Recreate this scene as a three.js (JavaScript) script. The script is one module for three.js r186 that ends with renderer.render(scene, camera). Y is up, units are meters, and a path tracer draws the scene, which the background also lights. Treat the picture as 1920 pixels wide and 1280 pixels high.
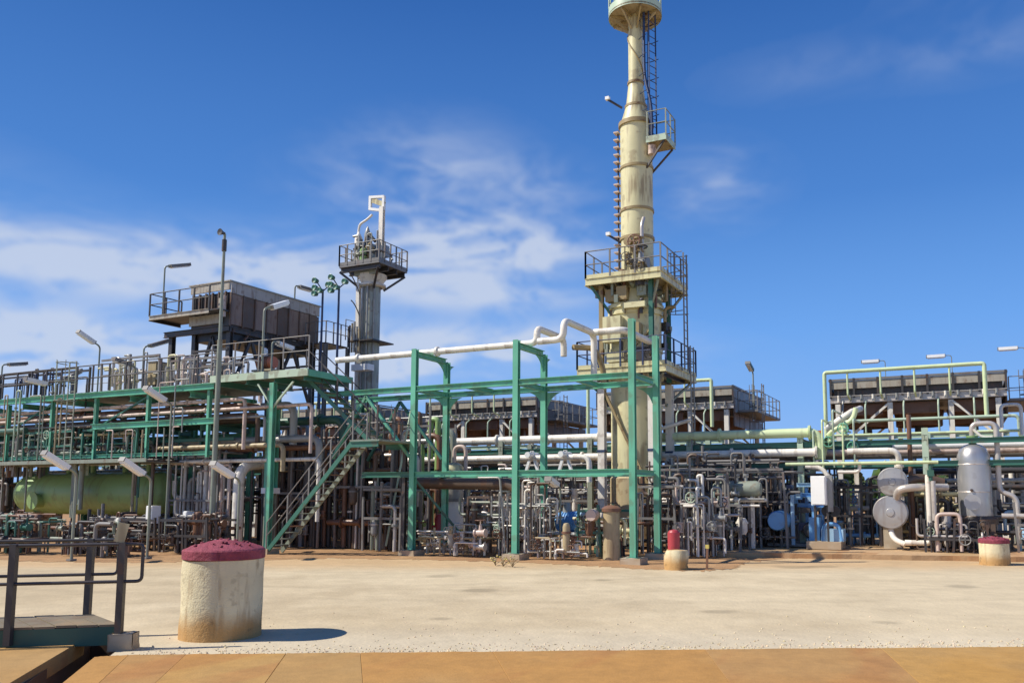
import * as THREE from 'three';

// ---------------------------------------------------------------- camera, sky, sun, exposure
const scene = new THREE.Scene();
const YAW = THREE.MathUtils.degToRad(25.45);
const camera = new THREE.PerspectiveCamera(2 * Math.atan(760 / 1550) * 180 / Math.PI, 2120 / 1520, 0.1, 3000);
camera.setViewOffset(2120, 1520, 0, 0, 1920, 1280);
camera.position.set(0, 2, 0);
camera.rotation.order = 'YXZ';
camera.rotation.set(Math.atan(165 / 1550), YAW, 0);
scene.add(camera);
camera.updateProjectionMatrix();

const renderer = new THREE.WebGLRenderer({ antialias: true });
renderer.setSize(1024, 682);
renderer.shadowMap.enabled = true;
renderer.toneMapping = THREE.LinearToneMapping;
renderer.toneMappingExposure = 1.12;

const sunDir = new THREE.Vector3(-0.845, 1.02, 0.535).normalize();
const sun = new THREE.DirectionalLight(new THREE.Color(1.0, 0.94, 0.83), 5);
sun.position.copy(sunDir).multiplyScalar(120).add(new THREE.Vector3(-15, 0, -28));
sun.target.position.set(-15, 0, -28);
sun.castShadow = true;
sun.shadow.mapSize.set(4096, 4096);
Object.assign(sun.shadow.camera, { left: -60, right: 60, top: 60, bottom: -60, near: 1, far: 300 });
scene.add(sun, sun.target);

// ---------------------------------------------------------------- noise
let seed = 7;
const rnd = () => { seed = (seed * 1664525 + 1013904223) >>> 0; return seed / 4294967296; };
const rr = (a, b) => a + (b - a) * rnd();
const pick = (a) => a[Math.floor(rnd() * a.length)];
const lattice = new Float32Array(65536);
for (let i = 0; i < 65536; i++) lattice[i] = rnd();
const sm = (t) => t * t * (3 - 2 * t);
function vnoise(x, y, px = 256, py = 256, s = 0) {
  const xi = Math.floor(x), yi = Math.floor(y), fx = sm(x - xi), fy = sm(y - yi);
  const m = (a, n) => ((a % n) + n) % n;
  const L = (a, b) => lattice[((m(b, py) + s * 37) % 256) * 256 + ((m(a, px) + s * 91) % 256)];
  const a = L(xi, yi), b = L(xi + 1, yi), c = L(xi, yi + 1), d = L(xi + 1, yi + 1);
  return a + (b - a) * fx + (c - a) * fy + (a - b - c + d) * fx * fy;
}
function fbm(u, v, f, oct, s = 0, ax = 1) {        // u, v in 0..1, tiles
  let r = 0, a = 0.5, t = 0;
  for (let o = 0; o < oct; o++) { r += a * vnoise(u * f * ax, v * f, f * ax, f, s + o); t += a; a *= 0.5; f *= 2; }
  return r / t;
}
const clamp = (x, a = 0, b = 1) => Math.min(b, Math.max(a, x));
const step = (a, b, x) => sm(clamp((x - a) / (b - a)));
const toS = (x) => { x = clamp(x); return 255 * (x <= 0.0031308 ? x * 12.92 : 1.055 * Math.pow(x, 1 / 2.4) - 0.055); };

// ---------------------------------------------------------------- sky (float equirectangular)
{
  const W = 2048, H = 1024, data = new Float32Array(W * H * 4), rad = Math.PI / 180;
  // smooth 3D noise from the lattice for seamless clouds
  const n3 = (x, y, z) => { const k = Math.floor(z), f = sm(z - k); return vnoise(x + k * 17.3, y + k * 5.1) * (1 - f) + vnoise(x + (k + 1) * 17.3, y + (k + 1) * 5.1) * f; };
  const f3 = (x, y, z, o) => { let r = 0, a = 0.5, t = 0; for (let i = 0; i < o; i++) { r += a * n3(x + 60, y + 60, z + 60); t += a; a *= 0.52; x *= 2.03; y *= 2.03; z *= 2.03; } return r / t; };
  // banks of thin cloud: azimuth (0 = -z, positive to +x), elevation, half widths, strength
  const banks = [[-58, 13.7, 10, 1.5, 1.0], [-48, 14.2, 8, 1.5, 0.9], [-40, 15.4, 6, 1.7, 0.75], [-32.5, 16.4, 5, 2.5, 0.9], [-26.5, 16.8, 4.5, 1.5, 0.7], [-30, 13.4, 6, 0.9, 0.5], [-34.5, 21.2, 5, 2.6, 0.42], [-40, 20.2, 5, 1.8, 0.18], [-27.5, 20.6, 4, 1.6, 0.2],
    [-57, 8.0, 16, 1.9, 2.3], [-38, 9.0, 12, 1.7, 1.9], [-27, 10.4, 6, 1.2, 0.6], [-15.6, 20.6, 3.4, 1.9, 0.42], [-8, 27, 6, 1.4, 0.07], [3, 26.5, 5, 1.4, 0.1], [8, 30, 8, 2, .08],
    [-88, 14, 18, 4, 0.9], [-95, 7, 22, 2.5, 1.0], [-150, 18, 30, 6, 0.7], [120, 14, 28, 4, 0.6], [60, 24, 20, 5, 0.35], [170, 8, 25, 3, 0.9], [30, 6, 14, 1.6, 0.2]];
  const stops = [[0, .30, .48, .83], [6, .20, .405, .80], [11, .142, .345, .765], [19.5, .070, .215, .575], [32, .032, .124, .40], [60, .022, .088, .31], [90, .017, .072, .27]];
  for (let j = 0; j < H; j++) {
    const el = ((j + 0.5) / H - 0.5) * 180;
    for (let i = 0; i < W; i++) {
      const phi = ((i + 0.5) / W - 0.5) * 2 * Math.PI, k = (j * W + i) * 4;
      let c;
      if (el < 0) c = [0.42, 0.36, 0.28].map((x, q) => x * (1 - step(0, -4, el)) + [.36, .58, .92][q] * 0 + x * step(0, -4, el) * 0.9);
      else {
        let s = 0; while (s < stops.length - 2 && el > stops[s + 1][0]) s++;
        const t = clamp((el - stops[s][0]) / (stops[s + 1][0] - stops[s][0]));
        c = [1, 2, 3].map((q) => stops[s][q] + (stops[s + 1][q] - stops[s][q]) * t);
        const ce = Math.cos(el * rad), x = ce * Math.cos(phi), z = ce * Math.sin(phi), y = Math.sin(el * rad);
        const az = Math.atan2(x, -z) / rad;
        let m = 0;
        for (const [a, e, wa, we, st] of banks) {
          let da = az - a; if (da > 180) da -= 360; if (da < -180) da += 360;
          const q = (da / wa) ** 2 + ((el - e) / we) ** 2;
          if (q < 6) m += st * Math.exp(-q * 0.9);
        }
        if (m > 0.01) {
          const q1 = f3(x * 5, y * 14, z * 5, 3) - .5, q2 = f3(z * 5 + 9, y * 14 + 4, x * 5, 3) - .5;
          const X = az * .105 + 1.5 * q1, Y = el * .30 + 1.2 * q2 - az * .012;
          const broad = f3(X * 1.0 + 7, Y * 1.15, 3.3, 5), fine = f3(X * 3.4 + 3 * q2, Y * 4.2, 7.1, 5), wisp = f3(X * 9, Y * 7 + X * 2.2, 1.7, 4);
          let d = m * (0.10 + 1.25 * step(0.34, 0.70, broad * 0.5 + fine * 0.38 + wisp * .12) + 0.25 * (wisp - 0.45));
          d = clamp(d, 0, 1) * step(0, 2, el + 1); d = d * (1.25 - .25 * d); d = Math.min(d, .86);
          const w = [0.55, 0.61, 0.73];
          c = c.map((v, q) => v + (w[q] - v) * d * 0.92);
        }
      }
      data[k] = c[0]; data[k + 1] = c[1]; data[k + 2] = c[2]; data[k + 3] = 1;
    }
  }
  const sky = new THREE.DataTexture(data, W, H, THREE.RGBAFormat, THREE.FloatType);
  sky.mapping = THREE.EquirectangularReflectionMapping;
  sky.magFilter = THREE.LinearFilter; sky.minFilter = THREE.LinearFilter;
  sky.colorSpace = THREE.LinearSRGBColorSpace; sky.needsUpdate = true;
  scene.background = sky; scene.environment = sky;
}

// ---------------------------------------------------------------- materials
function dataTex(w, h, fn, srgb, metres) {
  const d = new Uint8Array(w * h * 4);
  for (let j = 0; j < h; j++) for (let i = 0; i < w; i++) {
    const c = fn(i / w, j / h), k = (j * w + i) * 4;
    if (srgb) { d[k] = toS(c[0]); d[k + 1] = toS(c[1]); d[k + 2] = toS(c[2]); } else d[k] = d[k + 1] = d[k + 2] = 255 * clamp(c);
    d[k + 3] = 255;
  }
  const t = new THREE.DataTexture(d, w, h, THREE.RGBAFormat);
  t.wrapS = t.wrapT = THREE.RepeatWrapping; t.magFilter = THREE.LinearFilter; t.minFilter = THREE.LinearMipmapLinearFilter; t.generateMipmaps = true;
  if (srgb) t.colorSpace = THREE.SRGBColorSpace;
  t.repeat.set(1 / metres, 1 / metres); t.needsUpdate = true;
  return t;
}
const mix3 = (a, b, t) => [a[0] + (b[0] - a[0]) * t, a[1] + (b[1] - a[1]) * t, a[2] + (b[2] - a[2]) * t];
const RUST = [0.15, 0.065, 0.028], DIRT = [0.34, 0.22, 0.11];
const roughTex = dataTex(128, 128, (u, v) => 0.62 + 0.38 * fbm(u, v, 6, 4, 3), false, 1.7);
let texSeed = 1;
function paint(rgb, { rough = 0.55, metal = 0, rust = 0.25, vary = 0.3, streak = 0, metres = 2.3, dirt = 0 } = {}) {
  const s = texSeed++ % 40;
  const map = dataTex(192, 192, (u, v) => {
    const n = fbm(u, v, 4, 5, s), m = fbm(u, v, 9, 4, s + 11), k = fbm(u, v, 3, 4, s + 5, 7);
    let c = rgb.map((x) => x * (1 - vary / 2 + vary * n));
    if (streak) c = mix3(c, RUST, streak * step(0.56, 0.8, k));
    c = mix3(c, RUST, rust * step(0.60, 0.74, m));
    if (dirt) c = mix3(c, DIRT, dirt * step(0.45, 0.75, n));
    return c;
  }, true, metres);
  return new THREE.MeshStandardMaterial({ map, roughness: rough, roughnessMap: roughTex, metalness: metal });
}
const M = {
  green: paint([0.13, 0.43, 0.29], { rust: 0.3, vary: 0.6, streak: 0.3, metres: 3.1 }),
  greenDark: paint([0.05, 0.17, 0.125], { rust: 0.4 }),
  teal: paint([0.04, 0.115, 0.085], { rust: 0.4, vary: 0.5 }),
  lime: paint([0.62, 0.72, 0.42], { rust: 0.2 }),
  paleGreen: paint([0.47, 0.58, 0.44], { rust: 0.4 }),
  cream: paint([0.68, 0.63, 0.37], { rust: 0.35, streak: 0.55, vary: 0.34, metres: 3.4 }),
  creamDark: paint([0.33, 0.25, 0.12], { rust: 0.8, vary: 0.5 }),
  beige: paint([0.42, 0.34, 0.2], { rust: 0.5, streak: 0.4 }),
  white: paint([0.80, 0.75, 0.66], { rust: 0.3, vary: 0.25, streak: 0.25 }),
  whiteClean: paint([0.82, 0.82, 0.80], { rust: 0.05, vary: 0.1 }),
  pinkish: paint([0.60, 0.47, 0.40], { rust: 0.4 }),
  galv: paint([0.34, 0.34, 0.32], { rough: 0.5, metal: 0.2, rust: 0.3, vary: 0.5 }),
  grey: paint([0.20, 0.19, 0.18], { rust: 0.4 }),
  greyGreen: paint([0.26, 0.29, 0.23], { rust: 0.4, streak: 0.3 }),
  dark: paint([0.055, 0.05, 0.05], { rust: 0.4 }),
  navy: paint([0.03, 0.05, 0.12], { rust: 0.1 }),
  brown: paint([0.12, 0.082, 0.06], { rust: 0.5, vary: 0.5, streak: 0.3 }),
  rusty: paint([0.20, 0.10, 0.06], { rust: 0.7, vary: 0.6 }),
  olive: paint([0.27, 0.41, 0.15], { rust: 0.25, streak: 0.25, metres: 3.5 }),
  silver: paint([0.52, 0.51, 0.50], { rough: 0.42, metal: 0.65, rust: 0.12, vary: 0.2 }),
  tin: paint([0.58, 0.53, 0.48], { rough: 0.5, metal: 0.35, rust: 0.3, vary: 0.35 }),
  blue: paint([0.16, 0.38, 0.68], { rust: 0.15, vary: 0.35 }),
  paleBlue: paint([0.34, 0.52, 0.68], { rust: 0.1 }),
  red: paint([0.42, 0.05, 0.06], { rust: 0.2 }),
  orangeRed: paint([0.55, 0.16, 0.07], { rust: 0.3 }),
  yellow: paint([0.55, 0.45, 0.12], { rust: 0.3 }),
  concrete: paint([0.50, 0.43, 0.32], { rough: 0.9, rust: 0, vary: 0.4, dirt: 0.6 }),
  lampWhite: paint([0.90, 0.90, 0.88], { rough: 0.35, rust: 0, vary: 0.08 }),
  plank: paint([0.21, 0.17, 0.11], { rough: 0.9, vary: 0.5, dirt: 0.5 }),
  tan: paint([0.42, 0.38, 0.31], { rust: 0.4, vary: 0.4, streak: 0.3 }),
  panelGrey: paint([0.42, 0.40, 0.38], { rust: 0.5, vary: 0.4, streak: 0.5 }),
  panelBrown: paint([0.25, 0.175, 0.135], { rust: 0.6, vary: 0.5, streak: 0.5 }),
  shaft: paint([0.36, 0.39, 0.34], { rust: 0.4, streak: 0.4, vary: 0.4 }),
  dullSilver: paint([0.44, 0.43, 0.42], { rough: 0.5, metal: 0.45, rust: 0.25, vary: 0.4, streak: 0.3 }),
  black: paint([0.02, 0.02, 0.022], { rust: 0.1 }),
};

// ---------------------------------------------------------------- geometry collector
const V = (a) => new THREE.Vector3(a[0], a[1], a[2]);
function basis(p, q) {
  const d = q.clone().sub(p), len = d.length(); d.normalize();
  const side = Math.abs(d.y) > 0.999 ? new THREE.Vector3(1, 0, 0) : new THREE.Vector3(0, 1, 0).cross(d).normalize();
  const up = d.clone().cross(side);
  return { side, up, d, len, m: new THREE.Matrix4().makeBasis(side, up, d).setPosition(p.clone().add(q).multiplyScalar(0.5)) };
}
class G {
  constructor() { this.p = []; this.n = []; this.i = []; this.uvs = null; }
  geo(g, m) {
    const o = this.p.length / 3, P = g.attributes.position, N = g.attributes.normal, v = new THREE.Vector3(), nm = m ? new THREE.Matrix3().getNormalMatrix(m) : null;
    for (let k = 0; k < P.count; k++) {
      v.fromBufferAttribute(P, k); if (m) v.applyMatrix4(m); this.p.push(v.x, v.y, v.z);
      v.fromBufferAttribute(N, k); if (m) v.applyMatrix3(nm).normalize(); this.n.push(v.x, v.y, v.z);
    }
    if (g.index) for (let k = 0; k < g.index.count; k++) this.i.push(o + g.index.getX(k));
    else for (let k = 0; k < P.count; k++) this.i.push(o + k);
    return this;
  }
  box(x, y, z, w, h, d, ry = 0, rx = 0, rz = 0) { return this.geo(new THREE.BoxGeometry(w, h, d), new THREE.Matrix4().compose(new THREE.Vector3(x, y, z), new THREE.Quaternion().setFromEuler(new THREE.Euler(rx, ry, rz)), new THREE.Vector3(1, 1, 1))); }
  bar(p, q, w, h) { const b = basis(V(p), V(q)); return this.geo(new THREE.BoxGeometry(w, h, b.len), b.m); }
  beam(p, q, w, h, t = 0.02) {                     // I section: w flange width, h depth
    const b = basis(V(p), V(q)), off = new THREE.Matrix4();
    this.geo(new THREE.BoxGeometry(t, h - 2 * t, b.len), b.m);
    for (const s of [-1, 1]) this.geo(new THREE.BoxGeometry(w, t, b.len), b.m.clone().multiply(off.makeTranslation(0, s * (h / 2 - t / 2), 0)));
    return this;
  }
  cyl(p, q, r0, r1 = r0, n = 10, open = false) {
    const b = basis(V(p), V(q));
    return this.geo(new THREE.CylinderGeometry(r1, r0, b.len, n, 1, open), b.m.clone().multiply(new THREE.Matrix4().makeRotationX(Math.PI / 2)));
  }
  ball(x, y, z, rx, ry = rx, rz = rx, n = 12) { return this.geo(new THREE.SphereGeometry(1, n, Math.max(6, n * 0.66 | 0)), new THREE.Matrix4().makeScale(rx, ry, rz).setPosition(x, y, z)); }
  lathe(prof, x, y, z, n = 24, axis = 'y') {       // profile [[r, h] ...]
    const pr = [prof[0]];                          // profile corners sharper than 30 degrees become hard edges
    for (let k = 1; k < prof.length - 1; k++) {
      const a = Math.atan2(prof[k][1] - prof[k - 1][1], prof[k][0] - prof[k - 1][0]), b = Math.atan2(prof[k + 1][1] - prof[k][1], prof[k + 1][0] - prof[k][0]);
      pr.push(prof[k]); if (Math.abs(Math.atan2(Math.sin(b - a), Math.cos(b - a))) > 0.55) pr.push(prof[k]);
    }
    pr.push(prof[prof.length - 1]);
    const g = new THREE.LatheGeometry(pr.map((a) => new THREE.Vector2(a[0], a[1])), n);
    const m = new THREE.Matrix4(); if (axis === 'x') m.makeRotationZ(-Math.PI / 2); if (axis === 'z') m.makeRotationX(Math.PI / 2);
    return this.geo(g, m.setPosition(x, y, z));
  }
  torus(x, y, z, R, r, axis = 'y', n = 16, arc = Math.PI * 2, roll = 0) {
    const g = new THREE.TorusGeometry(R, r, 6, n, arc), m = new THREE.Matrix4();
    if (axis === 'y') m.makeRotationX(Math.PI / 2); if (axis === 'x') m.makeRotationY(Math.PI / 2);
    if (roll) m.multiply(new THREE.Matrix4().makeRotationZ(roll));
    return this.geo(g, m.setPosition(x, y, z));
  }
  pipe(pts, r, n = 8, bend) {
    pts = pts.map(V); bend = bend ?? r * 3; const path = [pts[0]];
    for (let k = 1; k < pts.length - 1; k++) {
      const a = pts[k - 1].clone().sub(pts[k]), b = pts[k + 1].clone().sub(pts[k]), la = a.length(), lb = b.length();
      a.normalize(); b.normalize();
      const t = Math.min(bend, la * 0.48, lb * 0.48), s = pts[k].clone().addScaledVector(a, t), e = pts[k].clone().addScaledVector(b, t);
      for (let q = 0; q <= 5; q++) { const f = q / 5; path.push(s.clone().multiplyScalar((1 - f) ** 2).addScaledVector(pts[k], 2 * f * (1 - f)).addScaledVector(e, f * f)); }
    }
    path.push(pts[pts.length - 1]);
    const tan = path.map((_, k) => path[Math.min(k + 1, path.length - 1)].clone().sub(path[Math.max(k - 1, 0)]).normalize());
    let u = Math.abs(tan[0].y) > 0.9 ? new THREE.Vector3(1, 0, 0) : new THREE.Vector3(0, 1, 0);
    u.addScaledVector(tan[0], -u.dot(tan[0])).normalize();
    const o = this.p.length / 3, L = path.length;
    for (let k = 0; k < L; k++) {
      u.addScaledVector(tan[k], -u.dot(tan[k])).normalize(); const w = tan[k].clone().cross(u);
      for (let j = 0; j < n; j++) {
        const a = j / n * Math.PI * 2, c = Math.cos(a), s = Math.sin(a), nx = u.x * c + w.x * s, ny = u.y * c + w.y * s, nz = u.z * c + w.z * s;
        this.p.push(path[k].x + nx * r, path[k].y + ny * r, path[k].z + nz * r); this.n.push(nx, ny, nz);
      }
    }
    for (let k = 0; k < L - 1; k++) for (let j = 0; j < n; j++) {
      const a = o + k * n + j, b = o + k * n + (j + 1) % n, c = a + n, d = b + n; this.i.push(a, b, c, b, d, c);
    }
    for (const k of [0, L - 1]) {
      const c0 = this.p.length / 3, t = tan[k].clone().multiplyScalar(k ? 1 : -1);
      for (let j = 0; j < n; j++) { const q = (o + k * n + j) * 3; this.p.push(this.p[q], this.p[q + 1], this.p[q + 2]); this.n.push(t.x, t.y, t.z); }
      for (let j = 1; j < n - 1; j++) k ? this.i.push(c0, c0 + j, c0 + j + 1) : this.i.push(c0, c0 + j + 1, c0 + j);
    }
    return this;
  }
  build(name, mat, parent) {
    for (let o = parent; o && o !== scene; o = o.parent) if (o._world) { for (let k = 0; k < this.p.length; k += 3) { this.p[k] -= o.position.x; this.p[k + 1] -= o.position.y; this.p[k + 2] -= o.position.z; } break; }
    const g = new THREE.BufferGeometry(), uv = new Float32Array(this.p.length / 3 * 2);
    for (let k = 0, q = 0; k < this.p.length; k += 3, q += 2) {
      const ax = Math.abs(this.n[k]), ay = Math.abs(this.n[k + 1]), az = Math.abs(this.n[k + 2]), x = this.p[k], y = this.p[k + 1], z = this.p[k + 2];
      if (ay > ax && ay > az) { uv[q] = x; uv[q + 1] = z; } else if (ax > az) { uv[q] = z + 0.31; uv[q + 1] = y; } else { uv[q] = x; uv[q + 1] = y; }
    }
    g.setAttribute('position', new THREE.Float32BufferAttribute(this.p, 3));
    g.setAttribute('normal', new THREE.Float32BufferAttribute(this.n, 3));
    g.setAttribute('uv', new THREE.BufferAttribute(uv, 2));
    g.setIndex(this.i);
    const mesh = new THREE.Mesh(g, mat); mesh.name = parent === scene ? numbered(name) : name; mesh.castShadow = mesh.receiveShadow = true;
    parent.add(mesh); return mesh;
  }
}
const names = {};
function numbered(n) { const k = names[n] = (names[n] ?? -1) + 1; return k ? n + '_' + String(k).padStart(3, '0') : n; }
function tag(o, label, category, group) { o.userData.label = label; o.userData.category = category; if (group) o.userData.group = group; return o; }
function T(name, label, category, [x, y, z] = [0, 0, 0], ry = 0, group) {
  const o = new THREE.Group(); o.name = numbered(name); o.position.set(x, y, z); o.rotation.y = ry; scene.add(o);
  return tag(o, label, category, group);
}
function TW(name, label, category, pos, group) { const o = T(name, label, category, pos, 0, group); o._world = true; return o; }   // children given in yard coordinates
function copyOf(src, label, [x, y, z], ry = 0) {
  const c = src.clone(); c.name = numbered(src.name.replace(/_\d{3}$/, '')); c.userData = { ...src.userData, label }; c.position.set(x, y, z); c.rotation.y = ry; scene.add(c); return c;
}
const struct = (g, name, mat) => { const m = g.build(name, mat, scene); m.userData.kind = 'structure'; return m; };

function railing(parent, pts, mat, { h = 1.05, gap = 1.1, r = 0.024, toe = 0.12, toeMat } = {}) {
  const g = new G(), posts = [];
  for (let k = 0; k < pts.length - 1; k++) {
    const a = V(pts[k]), b = V(pts[k + 1]), n = Math.max(1, Math.round(a.distanceTo(b) / gap));
    for (const y of [h, h * 0.52]) g.pipe([[a.x, a.y + y, a.z], [b.x, b.y + y, b.z]], r * 0.8, 6);
    for (let q = k ? 1 : 0; q <= n; q++) posts.push(a.clone().lerp(b, q / n));
  }
  const m = g.build('handrail', mat, parent);
  for (const p of posts) new G().box(p.x, p.y + h / 2, p.z, r * 2.1, h, r * 1.5).build('rail_post', mat, m);
  if (toe) { const t = new G(); for (let k = 0; k < pts.length - 1; k++) t.bar([pts[k][0], pts[k][1] + toe / 2, pts[k][2]], [pts[k + 1][0], pts[k + 1][1] + toe / 2, pts[k + 1][2]], 0.012, toe); t.build('toe_plate', toeMat ?? mat, m); }
  return m;
}
function ladder(parent, [x, y0, z], y1, mat, { ry = 0, w = 0.42, cage = 0, out = 1 } = {}) {
  const g = new G(), c = Math.cos(ry), s = -Math.sin(ry), P = (u, v, y) => [x + u * c - v * s, y, z + u * s + v * c];
  for (const q of [-1, 1]) g.bar(P(q * w / 2, 0, y0), P(q * w / 2, 0, y1), 0.05, 0.03);
  const m = g.build('ladder', mat, parent);
  const kept = new G().cyl(P(-w / 2, 0, y0 + .3), P(w / 2, 0, y0 + .3), 0.016, 0.016, 5).build('rung', mat, m);
  for (let y = y0 + 0.6; y < y1; y += 0.3) { const c = kept.clone(); c.position.y = y - y0 - .3; m.add(c); }
  if (cage) {
    const k = new G();
    for (let y = y0 + cage; y <= y1; y += 0.75) { const pts = []; for (let a = 0; a <= 8; a++) { const t = Math.PI * a / 8; pts.push(P(-Math.cos(t) * 0.36, Math.sin(t) * 0.66 * out, y)); } k.pipe(pts, 0.018, 4, 0.02); }
    for (const a of [0.25, 0.5, 0.75]) { const t = Math.PI * a; k.bar(P(-Math.cos(t) * 0.36, Math.sin(t) * 0.66 * out, y0 + cage), P(-Math.cos(t) * 0.36, Math.sin(t) * 0.66 * out, y1), 0.03, 0.012); }
    k.build('safety_cage', mat, m);
  }
  return m;
}
function wheelValve(parent, [x, y, z], r, axis, mat, wheelMat) {
  const g = new G();
  if (axis === 'x') g.lathe([[0, -r * 2.4], [r * 1.7, -r * 2.4], [r * 1.7, -r * 1.9], [r * 1.1, -r * 1.8], [r * 1.35, 0], [r * 1.1, r * 1.8], [r * 1.7, r * 1.9], [r * 1.7, r * 2.4], [0, r * 2.4]], x, y, z, 10, 'x');
  else g.lathe([[0, -r * 2.4], [r * 1.7, -r * 2.4], [r * 1.7, -r * 1.9], [r * 1.1, -r * 1.8], [r * 1.35, 0], [r * 1.1, r * 1.8], [r * 1.7, r * 1.9], [r * 1.7, r * 2.4], [0, r * 2.4]], x, y, z, 10, axis);
  const d = axis === 'y' ? [0, 0, 1] : [0, 1, 0], e = (k) => [x + d[0] * k, y + d[1] * k, z + d[2] * k];
  g.cyl(e(r), e(r * 3.4), r * 0.75, r * 0.5, 8); g.cyl(e(r * 3.4), e(r * 5), r * 0.22, r * 0.22, 5);
  const v = g.build('valve', mat, parent), w = new G(), c = e(r * 4.8);
  w.torus(...c, r * 2, r * 0.22, axis === 'y' ? 'z' : 'y', 12);
  if (axis === 'y') { w.bar([c[0] - r * 2, c[1], c[2]], [c[0] + r * 2, c[1], c[2]], r * .25, r * .25); w.bar([c[0], c[1] - r * 2, c[2]], [c[0], c[1] + r * 2, c[2]], r * .25, r * .25); }
  else { w.bar([c[0] - r * 2, c[1], c[2]], [c[0] + r * 2, c[1], c[2]], r * .25, r * .25); w.bar([c[0], c[1], c[2] - r * 2], [c[0], c[1], c[2] + r * 2], r * .25, r * .25); }
  w.build('handwheel', wheelMat, v);
  return v;
}
function flange(parent, [x, y, z], r, axis, mat) { return new G().lathe([[0, -0.035], [r, -0.035], [r, -0.006], [r * 0.9, -0.006], [r * 0.9, 0.006], [r, 0.006], [r, 0.035], [0, 0.035]], x, y, z, 14, axis).build('flange', mat, parent); }

// ---------------------------------------------------------------- ground
const rd = (r, d) => [r * Math.cos(YAW) - d * Math.sin(YAW), -r * Math.sin(YAW) - d * Math.cos(YAW)];   // right, ahead of the photographer's stand -> x, z
const rdv = (r, d) => { const [x, z] = rd(r, d); return new THREE.Vector2(x, -z); };
const SPAN = 48, SX = -40, SZ = -44;                // the yard's own map covers 48 m: wheel tracks, oil spots, gravel by the pavement
const oil = [[6.2, 23, .5], [7.1, 23.1, .35], [-1.8, 17.5, .28], [2.6, 14.4, .22], [-3.1, 20.5, .4], [8.6, 18.2, .3], [0.9, 19.6, .18], [5.0, 13.2, .2], [-2.0, 13.6, .16]];
const sandMap = dataTex(1536, 1536, (u, v) => {
  const x = u * SPAN + SX, z = v * SPAN + SZ, r = x * Math.cos(YAW) - z * Math.sin(YAW), d = -x * Math.sin(YAW) - z * Math.cos(YAW);
  const a = fbm(u, v, 7, 4, 1), b = fbm(u, v, 64, 3, 2), c = vnoise(u * 240, v * 240, 240, 240, 3);
  let k = mix3([0.50, 0.395, 0.245], [0.58, 0.475, 0.31], step(0.3, 0.7, a * 0.7 + b * 0.3));
  let w = 1;
  if (d > 8 && d < 26) {
    const w1 = 15.6 + 0.012 * (r - 2) * (r - 2), w2 = 20.6 - 0.16 * r, w3 = 18.2 + 0.03 * (r + 6) * (r + 6);
    for (const [q, s] of [[w1, .06], [w1 + 1.75, .06], [w2, .045], [w2 + 1.7, .045], [w3, .05], [w3 + 1.8, .05]]) { const e = Math.abs(d - q); if (e < .26) w -= s * (1 - (e / .26) ** 2) * (0.5 + b); }
    for (const [R0, D0, q] of oil) { const e = Math.hypot((r - R0) * .8, d - D0) / q + 0.9 * (b - .5); if (e < 1.3) w -= .26 * step(1.3, .5, e); }
    k = mix3(k, [0.60, 0.52, 0.38], 0.6 * step(13.2, 11, d + 1.5 * (a - .5)));
    k = mix3(k, [0.52, 0.335, 0.165], 0.75 * step(21.5, 24.3, d + 2.2 * (a - .5) + .9 * (b - .5)));
  }
  return k.map((q) => q * w * (0.86 + 0.18 * b + 0.10 * c));
}, true, SPAN);
sandMap.offset.set(-SX / SPAN, -SZ / SPAN);
const grit = (metres, f) => dataTex(512, 512, (u, v) => 0.6 * fbm(u, v, f, 4, 9) + 0.4 * fbm(u, v, f * 5, 3, 4), false, metres);
M.sand = new THREE.MeshStandardMaterial({ map: sandMap, roughness: 1, bumpMap: grit(2.6, 12), bumpScale: 0.014 });
M.dirt = new THREE.MeshStandardMaterial({ map: dataTex(512, 512, (u, v) => { const a = fbm(u, v, 4, 5, 8), b = fbm(u, v, 30, 4, 2); return mix3([0.30, 0.145, 0.06], [0.44, 0.27, 0.13], a).map((x) => x * (0.75 + 0.5 * b)); }, true, 9), roughness: 1, bumpMap: grit(2.1, 12), bumpScale: 0.03 });
const slabTex = (s, rgb) => dataTex(512, 512, (u, v) => {
  const a = fbm(u, v, 3, 5, s), b = fbm(u, v, 20, 4, s + 3), c = fbm(u, v, 70, 2, s + 1), w = fbm(u, v, 2, 4, s + 6, 5);
  let k = mix3(rgb, [0.41, 0.255, 0.098], 0.5 * step(0.38, 0.75, a)); k = mix3(k, [0.36, 0.14, 0.04], 0.4 * step(0.52, 0.75, w));
  return k.map((x) => x * (0.78 + 0.26 * b + 0.14 * c));
}, true, 5);
const slabMats = [[0.44, 0.225, 0.058], [0.41, 0.235, 0.075], [0.46, 0.245, 0.055], [0.42, 0.21, 0.058]].map((c, k) => new THREE.MeshStandardMaterial({ map: slabTex(12 + k * 5, c), roughness: 0.9, bumpMap: grit(1.4, 16), bumpScale: 0.006 }));
function sheet(points, y, name, mat, { hole, thick = 0, parent = scene } = {}) {
  const s = new THREE.Shape(points); if (hole) s.holes.push(new THREE.Path(hole));
  const g = thick ? new THREE.ExtrudeGeometry(s, { depth: thick, bevelEnabled: true, bevelThickness: 0.005, bevelSize: 0.004, bevelOffset: -0.004, bevelSegments: 2 }) : new THREE.ShapeGeometry(s);
  const q = new G().geo(g, new THREE.Matrix4().makeRotationX(-Math.PI / 2).setPosition(0, y - thick, 0)).build(name, mat, parent);
  if (parent === scene) q.userData.kind = 'structure';
  return q;
}
const trench = [[-6.75, 12.0], [-6.1, 12.0], [-5.15, 8.9], [-3.95, 5.0], [-4.55, 5.0], [-5.72, 8.9]].map((a) => rdv(...a));
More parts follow.
